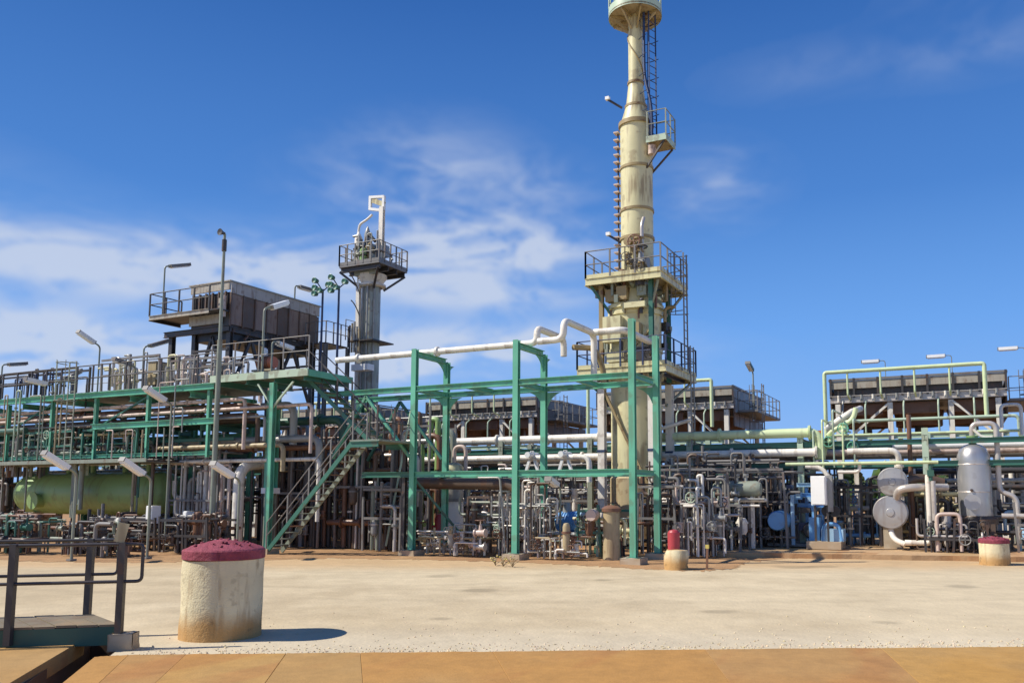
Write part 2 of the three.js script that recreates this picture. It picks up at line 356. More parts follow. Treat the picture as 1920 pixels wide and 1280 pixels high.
sheet([[-900, -900], [900, -900], [900, 900], [-900, 900]].map((a) => new THREE.Vector2(...a)), 0, 'yard_ground', M.sand, { hole: trench });
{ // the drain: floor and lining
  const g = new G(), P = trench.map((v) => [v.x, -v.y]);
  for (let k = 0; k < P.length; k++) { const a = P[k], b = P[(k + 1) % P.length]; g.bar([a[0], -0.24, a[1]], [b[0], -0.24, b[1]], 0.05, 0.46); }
  const w = struct(g, 'drain_channel', M.brown); w.userData.label = 'open concrete drain channel running under the footbridge';  // dark brown on the concrete walls puts their shade into the colour
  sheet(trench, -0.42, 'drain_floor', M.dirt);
}
// orange dirt under the plant, ragged along its front
{
  const front = [[-22, 27.5], [-16.3, 24.9], [-13, 24.4], [-10.5, 24.6], [-7.2, 26.0], [-4.5, 25.5], [-1.6, 24.7], [0.3, 23.6], [2.0, 22.3], [3.6, 21.7], [4.6, 22.6], [5.3, 24.6], [8, 26.5], [12, 26.2], [16, 24.9], [24, 24]];
  const pts = []; for (let k = 0; k < front.length - 1; k++) for (let q = 0; q < 24; q++) { const t = q / 24, [a, b] = [front[k], front[k + 1]]; pts.push(rdv(a[0] + (b[0] - a[0]) * t + rr(-.12, .12), a[1] + (b[1] - a[1]) * t + rr(-.14, .14) + 0.35 * (vnoise(k * 24 + q, 3) - .5))); }
  pts.push(rdv(40, 30), rdv(60, 95), rdv(-95, 95), rdv(-60, 40));
  sheet(pts, 0.005, 'plant_dirt', M.dirt);
}
// concrete apron with a kerb step below the pumps on the right
{
  const pts = []; for (let k = 0; k <= 60; k++) pts.push([-7.3 + k * 0.28, -26.0 - k * 0.062 + 0.05 * Math.sin(k * 0.7) + rr(-.02, .02)]);
  pts.push([9.5, -39.5], [-7.3, -39.5]);
  M.apron = new THREE.MeshStandardMaterial({ map: slabTex(31, [0.50, 0.33, 0.18]), roughness: 0.95, bumpMap: grit(1.9, 12), bumpScale: 0.01 });
  sheet(pts.map(([x, z]) => new THREE.Vector2(x, -z)), 0.15, 'concrete_apron', M.apron, { thick: 0.18 });
}
// foreground pavement: tinted concrete slabs, each with its own edges
{
  const pave = new THREE.Group(); pave.name = 'pavement'; pave.userData.kind = 'structure'; scene.add(pave);
  const far = (r) => 10.55 + 0.048 * r, joints = [[-5.64, -3.97], [-5.3, -3.6], [-4.62, -3.3], [-3.42, -2.35], [-2.52, -1.1], [-0.9, 0.2], [1.75, 1.6], [4.0, 3.0], [6.2, 4.6], [8.4, 6.6]];
  for (let k = 0; k < joints.length - 1; k++) {
    const [a, b] = [joints[k], joints[k + 1]], e = 0.001;
    const d0 = k ? far(a[0]) : far(a[0]) - 0.12, d1 = far(b[0]);
    const p = [[a[0] + e, d0 + rr(-.015, .015)]]; for (let q = 1; q < 12; q++) { const t = q / 12; p.push([a[0] + (b[0] - a[0]) * t, d0 + (d1 - d0) * t + rr(-.02, .02)]); }
    p.push([b[0] - e, d1 + rr(-.015, .015)], [b[1] - e, 5], [a[1] + e, 5]);
    sheet(p.map((v) => rdv(...v)), 0.05 + rr(0, 0.003), 'slab', slabMats[(k * 3 + (k > 4 ? 1 : 0)) % 4], { thick: 0.12, parent: pave });
  }
  sheet([[-6.42, 11.3], [-9, 10.8], [-11, 10.5], [-11, 5], [-4.6, 5], [-5.74, 8.9]].map((v) => rdv(...v)), 0.07, 'slab', slabMats[1], { thick: 0.2, parent: pave });
}

{
  const n = 2600, im = new THREE.InstancedMesh(new THREE.DodecahedronGeometry(1, 0), new THREE.MeshStandardMaterial({ color: new THREE.Color().setRGB(.62, .53, .38), roughness: 1 }), n), m = new THREE.Matrix4(), q = new THREE.Quaternion(), c = new THREE.Color();
  for (let k = 0; k < n; k++) { const r = rr(-5.5, 9), e = Math.abs(rr(-1, 1) * rr(0, 1)), [x, z] = rd(r, 10.6 + .048 * r + e * (k % 7 ? .9 : 4)), s = rr(.005, .015); m.compose(new THREE.Vector3(x, s * .3, z), q.setFromEuler(new THREE.Euler(rr(0, 6), rr(0, 6), 0)), new THREE.Vector3(s * 1.3, s * .8, s)); im.setMatrixAt(k, m); const w = rr(.75, 1.25); im.setColorAt(k, c.setRGB(w, w * rr(.9, 1), w * rr(.8, 1))); }
  im.name = 'gravel'; im.userData = { kind: 'stuff', label: 'loose pale gravel scattered along the edge of the orange pavement', category: 'gravel' }; im.castShadow = im.receiveShadow = true; scene.add(im);
}
// ---------------------------------------------------------------- far mass of scrub
{
  const n = 5200, leaf = new THREE.IcosahedronGeometry(1, 0), im = new THREE.InstancedMesh(leaf, new THREE.MeshStandardMaterial({ color: new THREE.Color().setRGB(0.05, 0.075, 0.03), roughness: 1 }), n), m = new THREE.Matrix4(), q = new THREE.Quaternion(), c = new THREE.Color();
  im.name = 'far_scrub';
  for (let k = 0; k < n; k++) {
    const a = rr(-1.35, 0.75), d = rr(95, 130), hgt = 1.2 + 4.6 * vnoise(a * 26 + 50, 2) * vnoise(a * 90 + 80, 5) + 1.5;
    const y = rr(0.2, hgt), s = rr(0.35, 0.85);
    m.compose(new THREE.Vector3(Math.sin(a) * d, y, -Math.cos(a) * d), q.setFromEuler(new THREE.Euler(rr(0, 6), rr(0, 6), 0)), new THREE.Vector3(s * 1.4, s, s * 1.2)); im.setMatrixAt(k, m);
    im.setColorAt(k, c.setRGB(rr(.6, 1.4), rr(.7, 1.3), rr(.5, 1.2)));
  }
  im.userData = { kind: 'stuff', label: 'dark green scrub and trees on the far horizon behind the plant', category: 'scrub' };
  scene.add(im);
}

// ---------------------------------------------------------------- foreground things
function lumpy(g, amp, f, s) { for (let k = 0; k < g.p.length; k += 3) { const a = amp * (vnoise(g.p[k] * f + 40, g.p[k + 1] * f * 1.3 + g.p[k + 2] * f + 40, 256, 256, s) - 0.5); g.p[k] += g.n[k] * a; g.p[k + 1] += g.n[k + 1] * a; g.p[k + 2] += g.n[k + 2] * a; } return g; }
const bollardPaint = (s) => new THREE.MeshStandardMaterial({
  map: (() => { const t = dataTex(512, 512, (u, v) => {                      // v is height in 2 m
    const y = v * 2, n = fbm(u, v, 5, 5, s), m = fbm(u, v, 16, 4, s + 2), k = fbm(u, v, 3, 4, s + 7, 8);
    let c = [0.72, 0.63, 0.41].map((x) => x * (0.78 + 0.36 * n));
    c = mix3(c, [0.36, 0.25, 0.14], 0.55 * step(0.52, 0.72, k));
    c = mix3(c, [0.30, 0.24, 0.15], 0.35 * step(0.62, 0.8, m));
    c = mix3(c, [0.46, 0.25, 0.08], 0.9 * step(0.46, 0.12, y + 0.35 * (n - 0.5)));
    return mix3(c, [0.20, 0.13, 0.06], 0.5 * step(0.66, 0.8, m) * step(0.6, 0.2, y));
  }, true, 2); return t; })(), roughness: 0.9, bumpMap: grit(0.9, 10), bumpScale: 0.012 });
M.cap = new THREE.MeshStandardMaterial({ map: dataTex(256, 256, (u, v) => { const n = fbm(u, v, 6, 5, 2), m = fbm(u, v, 24, 3, 9); return mix3([0.21, 0.027, 0.048], [0.33, 0.068, 0.098], n).map((x) => x * (0.7 + 0.6 * m)); }, true, 1.3), roughness: 0.8, bumpMap: grit(0.5, 12), bumpScale: 0.02 });
function bollard(label, r, d, R, hRim, hBand, hTop, s) {
  const [x, z] = rd(r, d), t = T('concrete_bollard', label, 'bollard', [x, 0, z], s);
  const prof = []; for (let k = 0; k <= 14; k++) prof.push([R * (1.015 - 0.015 * k / 14), -0.1 + (hRim + 0.1) * k / 14]);
  const b = new G().lathe([...prof, [R * 0.7, hRim + 0.01]], 0, 0, 0, 64); lumpy(b, 0.02, 4, s); b.build('body', bollardPaint(s), t);
  new G().lathe([[R * 0.99, hRim], [R * 1.03, hRim + 0.012], [R * 1.03, hBand - 0.02], [R * 0.99, hBand]], 0, 0, 0, 64).build('red_band', M.cap, t);
  const c = new G(), pr = []; for (let k = 0; k <= 16; k++) { const q = k / 16; pr.push([R * 0.995 * (1 - q), hBand - 0.01 + (hTop - hBand) * Math.pow(q, 0.75)]); }
  c.lathe(pr, 0, 0, 0, 64); lumpy(c, 0.02, 7, s + 4); lumpy(c, 0.03, 26, s + 1);
  for (let k = 0; k < 26; k++) { const a = rr(0, 6.28), q = Math.sqrt(rnd()) * 0.9, rad = rr(0.014, 0.03); c.ball(Math.cos(a) * q * R, hBand + (hTop - hBand) * Math.pow(1 - q, 0.75), Math.sin(a) * q * R, rad, rad * 0.7, rad, 6); }
  c.build('cap_mound', M.cap, t);
}
bollard('large stained concrete bollard with rough crimson cap beside the footbridge', -4.87, 11.95, 0.538, 1.08, 1.225, 1.37, 3);
bollard('small concrete bollard with crimson cap in front of the silver vessel', 12.15, 23.7, 0.39, 0.6, 0.72, 0.8, 8);
{ // broken stump with the red drum on it
  const [x, z] = rd(2.98, 22.25), t = T('broken_bollard', 'broken concrete bollard stump carrying an upright crimson cylinder', 'bollard', [x, 0, z], -0.4);
  const s = new G().lathe([[0.32, -0.05], [0.31, 0.12], [0.3, 0.34], [0.26, 0.48], [0.0, 0.52]], 0, 0, 0, 24); lumpy(s, 0.16, 3.2, 4); s.build('stump', bollardPaint(17), t);
  new G().lathe([[0, 0.46], [0.16, 0.46], [0.165, 0.95], [0.15, 0.98], [0.12, 1.02], [0, 1.05]], -0.12, 0, 0, 24).build('red_cylinder', M.red, t);
}
{ // red cylinder deep between the columns
  const t = T('fire_hydrant', 'dark crimson hydrant standing beside the white vertical vessel', 'hydrant', [-17.0, 0, -25.2]);
  new G().lathe([[0, 0], [0.2, 0], [0.2, 0.05], [0.12, 0.08], [0.12, 0.25]], 0, 0, 0, 16).build('base', M.dark, t);
  new G().lathe([[0.17, 0.25], [0.19, 0.3], [0.19, 1.1], [0.12, 1.25], [0.0, 1.3]], 0, 0, 0, 18).build('barrel', M.red, t);
  new G().cyl([-0.3, .8, 0], [.3, .8, 0], 0.07, 0.07, 10).build('outlet', M.red, t);
}
{ // footbridge over the drain, its end cut askew
  const [ox, oz] = rd(-5.85, 11.0), t = T('footbridge', 'green steel footbridge with dark handrails crossing the drain', 'footbridge', [ox, 0, oz], YAW);
  const dir = [-0.968, 0.25], n0 = [0.06, 0], f0 = [-0.78, -0.88];       // local x right, z toward the stand
  const at = (o, s, y) => [o[0] + dir[0] * s, y, o[1] + dir[1] * s];
  for (const [o, nm] of [[n0, 1], [f0, -1]]) { const g = new G(); g.bar(at(o, 0, 0.165), at(o, 6, 0.165), 0.012, 0.23); for (const y of [0.058, 0.274]) g.bar([at(o, 0, y)[0] - 0.02 * nm, y, at(o, 0, y)[2] - 0.035 * nm], [at(o, 6, y)[0], y, at(o, 6, y)[2] - 0.035 * nm], 0.07, 0.012); g.build('side_channel', M.teal, t); }
  new G().bar([n0[0], 0.165, n0[1] - 0.01], [f0[0], 0.165, f0[1] + 0.01], 0.012, 0.2).build('end_channel', M.teal, t);
  for (let k = 0; k < 24; k++) {                                      // deck planks
    const s = k * 0.25 + 0.02, a = at(n0, s, 0.3), b = at(n0, s + 0.235, 0.3), c = at(f0, s + 0.235, 0.3), d = at(f0, s, 0.3), y = 0.296 + rr(-.004, .006);
    const sh = new THREE.Shape([a, b, c, d].map((p) => new THREE.Vector2(p[0], -p[2])));
    new G().geo(new THREE.ExtrudeGeometry(sh, { depth: 0.03, bevelEnabled: false }), new THREE.Matrix4().makeRotationX(-Math.PI / 2).setPosition(0, y - 0.012, 0)).build('plank', M.plank, t);
  }
  for (const [o, off, side] of [[n0, [0.0, 1.26, 2.6, 4.0], 1], [f0, [0.12, 1.5, 2.8, 4.2], -1]]) {
    for (const s of off) { const p = at(o, s, 0); new G().bar([p[0], 0.1, p[2] + 0.045 * side], [p[0], 1.36, p[2] + 0.045 * side], 0.085, 0.075).build('rail_post', M.dark, t); }
    const z = 0.045 * side, L = (s, y) => { const p = at(o, s, y); return [p[0], y, p[2] + z]; };
    new G().pipe([L(6, 0.86), L(-0.24, 0.86), L(-0.24, 1.34), L(6, 1.34)], 0.022, 8, 0.07).build('handrail', M.dark, t);
  }
  const b = T('concrete_block', 'rough concrete block propping the end of the footbridge', 'block', [rd(-5.72, 10.95)[0], 0, rd(-5.72, 10.95)[1]], YAW + 0.15);
  const g = new G().geo(new THREE.BoxGeometry(0.3, 0.22, 0.26, 6, 5, 6), new THREE.Matrix4().makeTranslation(0, 0.1, 0)); lumpy(g, 0.035, 9, 3); g.build('block_body', M.concrete, b);
  const sgn = T('tag_plate', 'tilted beige plate hung on the footbridge rail', 'plate', [ox + 0.0, 1.36, oz], YAW + 0.2);
  new G().box(0.02, 0.13, 0.06, 0.13, 0.25, 0.012, 0, 0, -0.22).build('plate', M.cream, sgn); new G().box(0.0, -0.02, 0.05, 0.02, 0.12, 0.03).build('clip', M.dark, sgn);
}

// ---------------------------------------------------------------- the green pipe rack in the middle
const FX = [-8.5, -12.35, -16.2], ZF = -22.4, ZB = -24.3;
{
  const t = TW('pipe_rack', 'tall open green portal pipe rack standing in front of the cream tower', 'pipe rack', [-12.35, 0, -23.3]);
  const col = (x, z, h, w = 0.185, dp = 0.17) => {
    const c = new G().beam([x, 0.16, z], [x, h, z], w, dp, 0.022).build('column', M.green, t);
    new G().box(x, 0.18, z, 0.34, 0.03, 0.34).build('base_plate', M.greenDark, c);
    const p = new G().geo(new THREE.BoxGeometry(0.62, 0.26, 0.62, 4, 2, 4), new THREE.Matrix4().makeTranslation(x, 0.05, z)); lumpy(p, 0.03, 6, 2); p.build('plinth', M.concrete, t);
  };
  col(FX[0], ZF, 7.1); col(FX[1], ZF, 6.78); col(FX[2], ZF, 6.78); col(FX[0], ZB - 0.2, 6.95); col(FX[1], ZB, 6.6); col(FX[2], ZB, 6.6);
  const beam = (p, q, w = 0.13, h = 0.18, m = M.green) => new G().beam(p, q, w, h, 0.02).build('beam', m, t);
  for (const [z, dz] of [[ZF, 0.09], [ZB, -0.09]]) {
    for (let k = 0; k < 2; k++) {
      beam([FX[k] - 0.095, 5.44, z], [FX[k + 1] + 0.095, 5.44, z]);
      beam([FX[k] - 0.095, 2.62, z], [FX[k + 1] + 0.095, 2.62, z], 0.12, 0.18);
    }
    beam([FX[2] - 0.095, 5.44, z], [-20.2, 5.44, z]);
    if (z === ZF) beam([FX[2] - 0.095, 2.62, z], [-18.3, 2.62, z], 0.12, 0.18, M.greenDark);
  }
  for (const x of FX) { beam([x, 5.44, ZF - 0.09], [x, 5.44, ZB + 0.09], 0.12, 0.17); beam([x, 2.62, ZF - 0.09], [x, 2.62, ZB + 0.09], 0.11, 0.15); }
  for (const x of [FX[1], FX[2]]) beam([x, 6.62, ZF - 0.09], [x, 6.62, ZB + 0.09], 0.15, 0.18);
  for (const x of [-10.4, -14.3]) beam([x, 5.46, ZF - 0.09], [x, 5.46, ZB + 0.09], 0.12, 0.16);
  // curved haunches under the cross beams and the back beam
  const haunch = (x, y, z, dx, dz, s) => {
    const sh = new THREE.Shape(); sh.moveTo(0, 0); sh.lineTo(s, 0); sh.quadraticCurveTo(s * 0.22, -s * 0.22, 0, -s); sh.closePath();
    const g = new THREE.ExtrudeGeometry(sh, { depth: 0.05, bevelEnabled: false, curveSegments: 8 }), m = new THREE.Matrix4().makeTranslation(0, 0, -0.025);
    const r = new THREE.Matrix4().makeRotationY(dx ? (dx > 0 ? 0 : Math.PI) : (dz > 0 ? -Math.PI / 2 : Math.PI / 2));
    new G().geo(g, r.setPosition(x, y, z).multiply(m)).build('haunch', M.green, t);
  };
  for (const k of [1, 2]) { haunch(FX[k], 6.52, ZB + 0.09, 0, 1, 0.5); haunch(FX[k] - 0.095, 5.34, ZB, -1, 0, 0.42); haunch(FX[k], 6.5, ZB - 0.09, 0, -1, 0.35); }
  haunch(FX[1] + 0.13, 5.32, ZB, 1, 0, 0.5); haunch(FX[2] + 0.13, 5.32, ZB, 1, 0, 0.5); haunch(FX[0] - 0.13, 5.32, ZB - .2, -1, 0, 0.5);
  for (const [z, m] of [[ZF, M.green], [ZB, M.greenDark]]) for (const [a, b] of [[-18.2, -16.35], [-18.2, -19.6]]) new G().bar([a, 5.3, z], [b, 3.2, z], 0.09, 0.09).build('brace', m, t);
  new G().beam([-20.0, 0.16, ZB], [-20.0, 5.3, ZB], 0.22, 0.22, 0.02).build('column', M.greenDark, t);
  new G().bar([-17.6, 5.52, ZB], [-18.0, 0.2, ZF - 1], 0.05, 0.05).build('tie_rod', M.paleGreen, t);
  new G().box(-16.9, 5.62, ZB, 0.1, 0.1, 0.1).build('junction_box', M.navy, t);
  // bracing of the foot at the third frame
  new G().bar([FX[2] - .1, 2.5, ZF - .2], [FX[2] + 1.2, 0.1, ZB], 0.07, 0.07).build('brace', M.greenDark, t);
}
const run = (name, label, pts, r, mat, { n = 12, fl = [], group, flMat } = {}) => {          // one run of pipe: pipe > flanges
  const t = TW(name, label, 'pipe', pts[0], group); new G().pipe(pts, r, n).build('pipe', mat, t);
  for (const [x, y, z, a] of fl) flange(t, [x, y, z], r * 1.55, a, flMat ?? mat); return t;
};
run('insulated_pipe', 'long white insulated pipe lying along the top of the green pipe rack', [[-20.4, 6.84, -23.4], [-12.15, 6.84, -23.4], [-12.15, 7.32, -23.4], [-12.15, 7.32, -25.4], [-12.15, 6.7, -25.4]], 0.11, M.white, { fl: [[-16.0, 6.84, -23.4, 'x'], [-19.4, 6.84, -23.4, 'x']] });
run('insulated_pipe', 'white insulated expansion loop rising beside the tower, second from left', [[-12.0, 6.84, -23.2], [-11.1, 6.84, -23.2], [-11.1, 7.45, -23.2], [-11.1, 7.45, -25.6], [-11.1, 5.7, -25.6]], 0.11, M.white);
run('insulated_pipe', 'short white pipe entering the tower high above the green rack', [[-11.0, 7.44, -25.4], [-9.9, 7.44, -25.4], [-9.9, 7.44, -28.0]], 0.12, M.white);
run('pipe', 'brown curved pipe dropping to the tower platform under the white loops', [[-11.7, 6.95, -25.2], [-11.2, 7.0, -25.9], [-11.0, 6.3, -26.2], [-11.0, 5.6, -26.2]], 0.1, M.creamDark);
run('pipe', 'thin pale pipe hanging down from the lower beam of the green rack', [[-14.0, 2.5, -22.9], [-13.2, 2.5, -22.9], [-13.0, 0.2, -22.9]], 0.035, M.galv);

// ---------------------------------------------------------------- pipe rack on the left with its deck
const LX = [-41.8, -38.55, -35.3, -32.05, -28.65, -25.4], LZ = -21.2;
{
  const t = TW('pipe_rack', 'long green pipe rack on the left carrying pipes and a walkway deck', 'pipe rack', [-31, 0, -23]);
  for (const x of LX) {
    const c = new G().beam([x, 0.1, -24.3], [x, 5.7, -24.3], 0.2, 0.22, 0.022).build('column', M.green, t);
    new G().box(x, 0.08, -24.3, 0.5, 0.2, 0.5).build('plinth', M.concrete, c);
    if (x > -40) new G().beam([x, 5.62, -24.4], [x, 5.62, -21.3], 0.18, 0.22, 0.02).build('beam', M.green, t);
    new G().beam([x, 4.45, -24.16], [x, 4.45, -21.9], 0.16, 0.2, 0.02).build('beam', M.greenDark, t);
    new G().beam([x, 3.5, -24.16], [x, 3.5, -21.9], 0.16, 0.2, 0.02).build('beam', M.greenDark, t);
  }
  for (let k = 0; k < LX.length - 1; k++) { new G().beam([LX[k] + .13, 5.5, -24.3], [LX[k + 1] - .13, 5.5, -24.3], 0.16, 0.22, 0.02).build('beam', M.green, t); new G().beam([LX[k] + .13, 4.3, -24.3], [LX[k + 1] - .13, 4.3, -24.3], 0.16, 0.2, 0.02).build('beam', M.green, t); }
  new G().beam([-42.5, 5.84, LZ], [-24.1, 5.84, LZ], 0.16, 0.22, 0.02).build('edge_beam', M.green, t);
  new G().beam([-30.8, 4.6, -21.3], [-24.0, 4.6, -21.3], 0.16, 0.22, 0.02).build('beam', M.green, t);
  new G().cyl([-37.4, 4.6, -21.3], [-35.0, 4.6, -21.3], 0.13, 0.13, 12).build('pipe', M.teal, t);
  for (const x of [-36.2, -33.3, -30.6, -27.6, -24.4]) new G().beam([x, 4.68, -21.3], [x, 5.72, -21.3], 0.12, 0.14, 0.016).build('hanger', M.green, t);
  for (const x of [-36.2, -33.3, -30.6, -27.6, -24.4]) new G().beam([x, 3.3, -21.3], [x, 4.5, -21.3], 0.1, 0.12, 0.014).build('hanger', M.green, t);
  new G().beam([-38, 3.45, -21.35], [-24.2, 3.45, -21.35], 0.1, 0.13, 0.014).build('beam', M.green, t);
  new G().beam([-38, 4.02, -22.3], [-24.2, 4.02, -22.3], 0.1, 0.12, 0.014).build('beam', M.greenDark, t);
  for (const [p, q] of [[-36.1, -33.5], [-30.4, -27.8]]) { new G().bar([p, 4.7, -21.45], [q, 5.7, -21.45], .06, .06).build('brace', M.greenDark, t); }
  for (const x of [-35, -32, -29.2, -26]) new G().beam([x, 3.5, -22.4], [x, 5.6, -22.4], 0.09, 0.1, 0.012).build('hanger', M.greenDark, t);
  for (let x = -36.4; x < -24.3; x += 1.22) { const d = new G().box(x + .6, 5.985, -23.1, 1.2, 0.035, 3.6); d.build('deck_panel', M.greyGreen, t); }
  railing(t, [[-36.6, 6.0, -21.2], [-24.0, 6.0, -21.2]], M.dark, { gap: 0.95, r: 0.03, toe: 0 });
  railing(t, [[-36.6, 6.0, -24.9], [-31.6, 6.0, -24.9]], M.galv, { gap: 1.1, r: 0.022, toe: 0 });
  // landing
  new G().box(-21.65, 6.02, -22.0, 4.4, 0.05, 2.2).build('landing_floor', M.greyGreen, t);
  new G().box(-21.65, 6.02, -20.86, 4.5, 0.25, 0.05).build('landing_fascia', M.paleGreen, t);
  new G().box(-19.4, 6.0, -22.0, 0.05, 0.22, 2.2).build('landing_fascia', M.green, t);
  for (const x of [-23.5, -22.2, -20.9, -19.6]) new G().beam([x, 5.86, -20.9], [x, 5.86, -23.1], 0.12, 0.2, 0.016).build('joist', M.greenDark, t);
  const p = new G().beam([-21.0, 0.1, -20.95], [-21.0, 5.75, -20.95], 0.19, 0.18, 0.022).build('column', M.green, t); new G().box(-21, 0.08, -20.95, 0.55, 0.2, 0.55).build('plinth', M.concrete, p);
  const p2 = new G().beam([-22.6, 2.2, -22.6], [-22.6, 5.75, -22.6], 0.34, 0.34, 0.03).build('column', M.green, t); new G().box(-22.6, 2.1, -22.6, 0.46, 0.2, 0.46).build('base_plate', M.whiteClean, p2);
  new G().beam([-22.6, 0.1, -22.6], [-22.6, 2.0, -22.6], 0.3, 0.3, 0.03).build('column', M.greyGreen, t);
  for (const [a, b] of [[-21.0, -20.1], [-21.0, -21.7]]) new G().bar([a, 4.9, -20.95], [b, 5.75, -20.95], 0.06, 0.06).build('brace', M.paleGreen, t);
  railing(t, [[-23.9, 6.2, -20.88], [-19.4, 6.2, -20.88]], M.grey, { gap: 1.1, r: 0.022, toe: 0 });
}
{ // pipes on the left rack, each run named by colour and level
  const G1 = [
    [5.36, -21.6, 0.07, 'pinkish', 'thin pinkish pipe highest under the front edge of the left rack'], [5.18, -21.9, 0.10, 'rusty', 'rusty brown pipe just under the deck of the left rack'],
    [5.02, -21.5, 0.06, 'pinkish', 'pale pinkish pipe midway between the two green beams on the left'], [4.86, -22.2, 0.09, 'brown', 'dark brown pipe resting above the second green beam on the left'],
    [5.2, -22.7, 0.14, 'galv', 'thick grey pipe inside the left rack below the deck'], [4.78, -23.1, 0.12, 'brown', 'brown pipe deep inside the left rack at mid level'],
    [4.72, -21.7, 0.05, 'galv', 'thin grey conduit lying on the second green beam of the left rack'], [3.72, -22.1, 0.09, 'beige', 'tan yellowish pipe running below the left rack toward the stairs'],
    [3.95, -22.6, 0.13, 'galv', 'grey pipe on the lowest tier of the left rack'], [3.66, -23.0, 0.10, 'rusty', 'rusty pipe on the lowest tier of the left rack'],
    [3.78, -23.6, 0.16, 'dark', 'thick dark pipe at the back of the lowest tier of the left rack'], [4.7, -23.7, 0.16, 'teal', 'teal pipe at the back of the middle tier of the left rack'], [3.2, -22.4, 0.07, 'white', 'whitish pipe hanging under the left rack above the green drum'], [2.95, -24.8, 0.12, 'beige', 'tan pipe passing behind the green drum']];
  for (const [y, z, r, m, l] of G1) {
    const x0 = -43, x1 = rr(-24.6, -19.5), end = rnd() < 0.6 ? [[x1, y - rr(.8, 2.2), z]] : [[x1, y, z - 1.2]];
    const fl = []; for (let x = -41 + rr(0, 3); x < x1 - 1; x += rr(2.5, 5)) fl.push([x, y, z, 'x']);
    run('pipe', l, [[x0, y, z], [x1, y, z], ...end], r, M[m], { fl });
  }
}
{ // tray with cables, added to shade the drum except its left end
  const t = TW('added_shade_tray', 'flat steel tray added above the olive drum to shade it', 'shade tray', [-31.6, 3.2, -21.6]);
  for (const z of [-20.7, -22.5]) new G().box(-31.6, 3.22, z, 9.6, 0.14, 0.03).build('side_rail', M.greyGreen, t);
  for (let k = 0; k < 12; k++) new G().box(-36.0 + k * .8, 3.17, -21.6, .78, 0.03, 1.74).build('shade_tray_panel', k % 3 ? M.grey : M.greyGreen, t);
  for (let k = 0; k < 6; k++) new G().cyl([-36.4, 3.24, -21 - k * .22], [-26.8, 3.24, -21 - k * .22], .04, .04, 6).build('cable', k % 2 ? M.dark : M.brown, t);
  for (const x of [-36, -33, -30, -27.2]) new G().bar([x, 3.2, -22.4], [x, 4.4, -22.4], .05, .05).build('hanger', M.greenDark, t);
}
{ // stairs
  const t = TW('staircase', 'green steel staircase with a landing climbing to the left deck', 'staircase', [-19, 0, -21.2]);
  const flight = (x0, y0, x1, y1, z0, z1, n, m) => {
    const rm = m === M.green ? M.grey : M.dark;
    for (const z of [z0, z1]) new G().bar([x0, y0, z], [x1, y1, z], 0.05, 0.14).build('stringer', m === M.green ? (z === z0 ? M.greenDark : M.greyGreen) : m, t);
    for (let k = 1; k <= n; k++) { const f = k / (n + 1); new G().box(x0 + (x1 - x0) * f, y0 + (y1 - y0) * f + 0.03, (z0 + z1) / 2, 0.26, 0.03, Math.abs(z1 - z0) - 0.08).build('tread', k % 4 ? M.greyGreen : M.rusty, t); }
    for (const z of [z0, z1]) {
      const h = new G(); for (const y of [1.0, 0.55]) h.pipe([[x0, y0 + y, z], [x1, y1 + y, z]], 0.02, 6); const rail = h.build('handrail', rm, t);
      for (let k = 0; k <= 4; k++) { const f = k / 4; new G().box(x0 + (x1 - x0) * f, y0 + (y1 - y0) * f + 0.5, z, 0.045, 1.0, 0.04).build('rail_post', rm, rail); }
    }
  };
  flight(-20.85, 0.05, -17.35, 3.62, -20.75, -21.45, 16, M.green);
  flight(-17.5, 3.72, -20.3, 6.0, -21.75, -22.5, 11, M.greenDark);
  new G().box(-16.85, 3.66, -21.6, 1.15, 0.06, 1.8).build('landing_floor', M.greyGreen, t);
  for (const z of [-20.7, -22.5]) new G().beam([-17.4, 3.54, z], [-16.3, 3.54, z], 0.1, 0.18, 0.016).build('landing_beam', M.greenDark, t);
  for (const z of [-22.5]) new G().beam([-16.6, 0, z], [-16.6, 3.45, z], 0.12, 0.12, 0.014).build('post', M.dark, t);
  railing(t, [[-16.35, 3.7, -20.7], [-16.35, 3.7, -22.45]], M.dark, { gap: 0.9, toe: 0 });
}

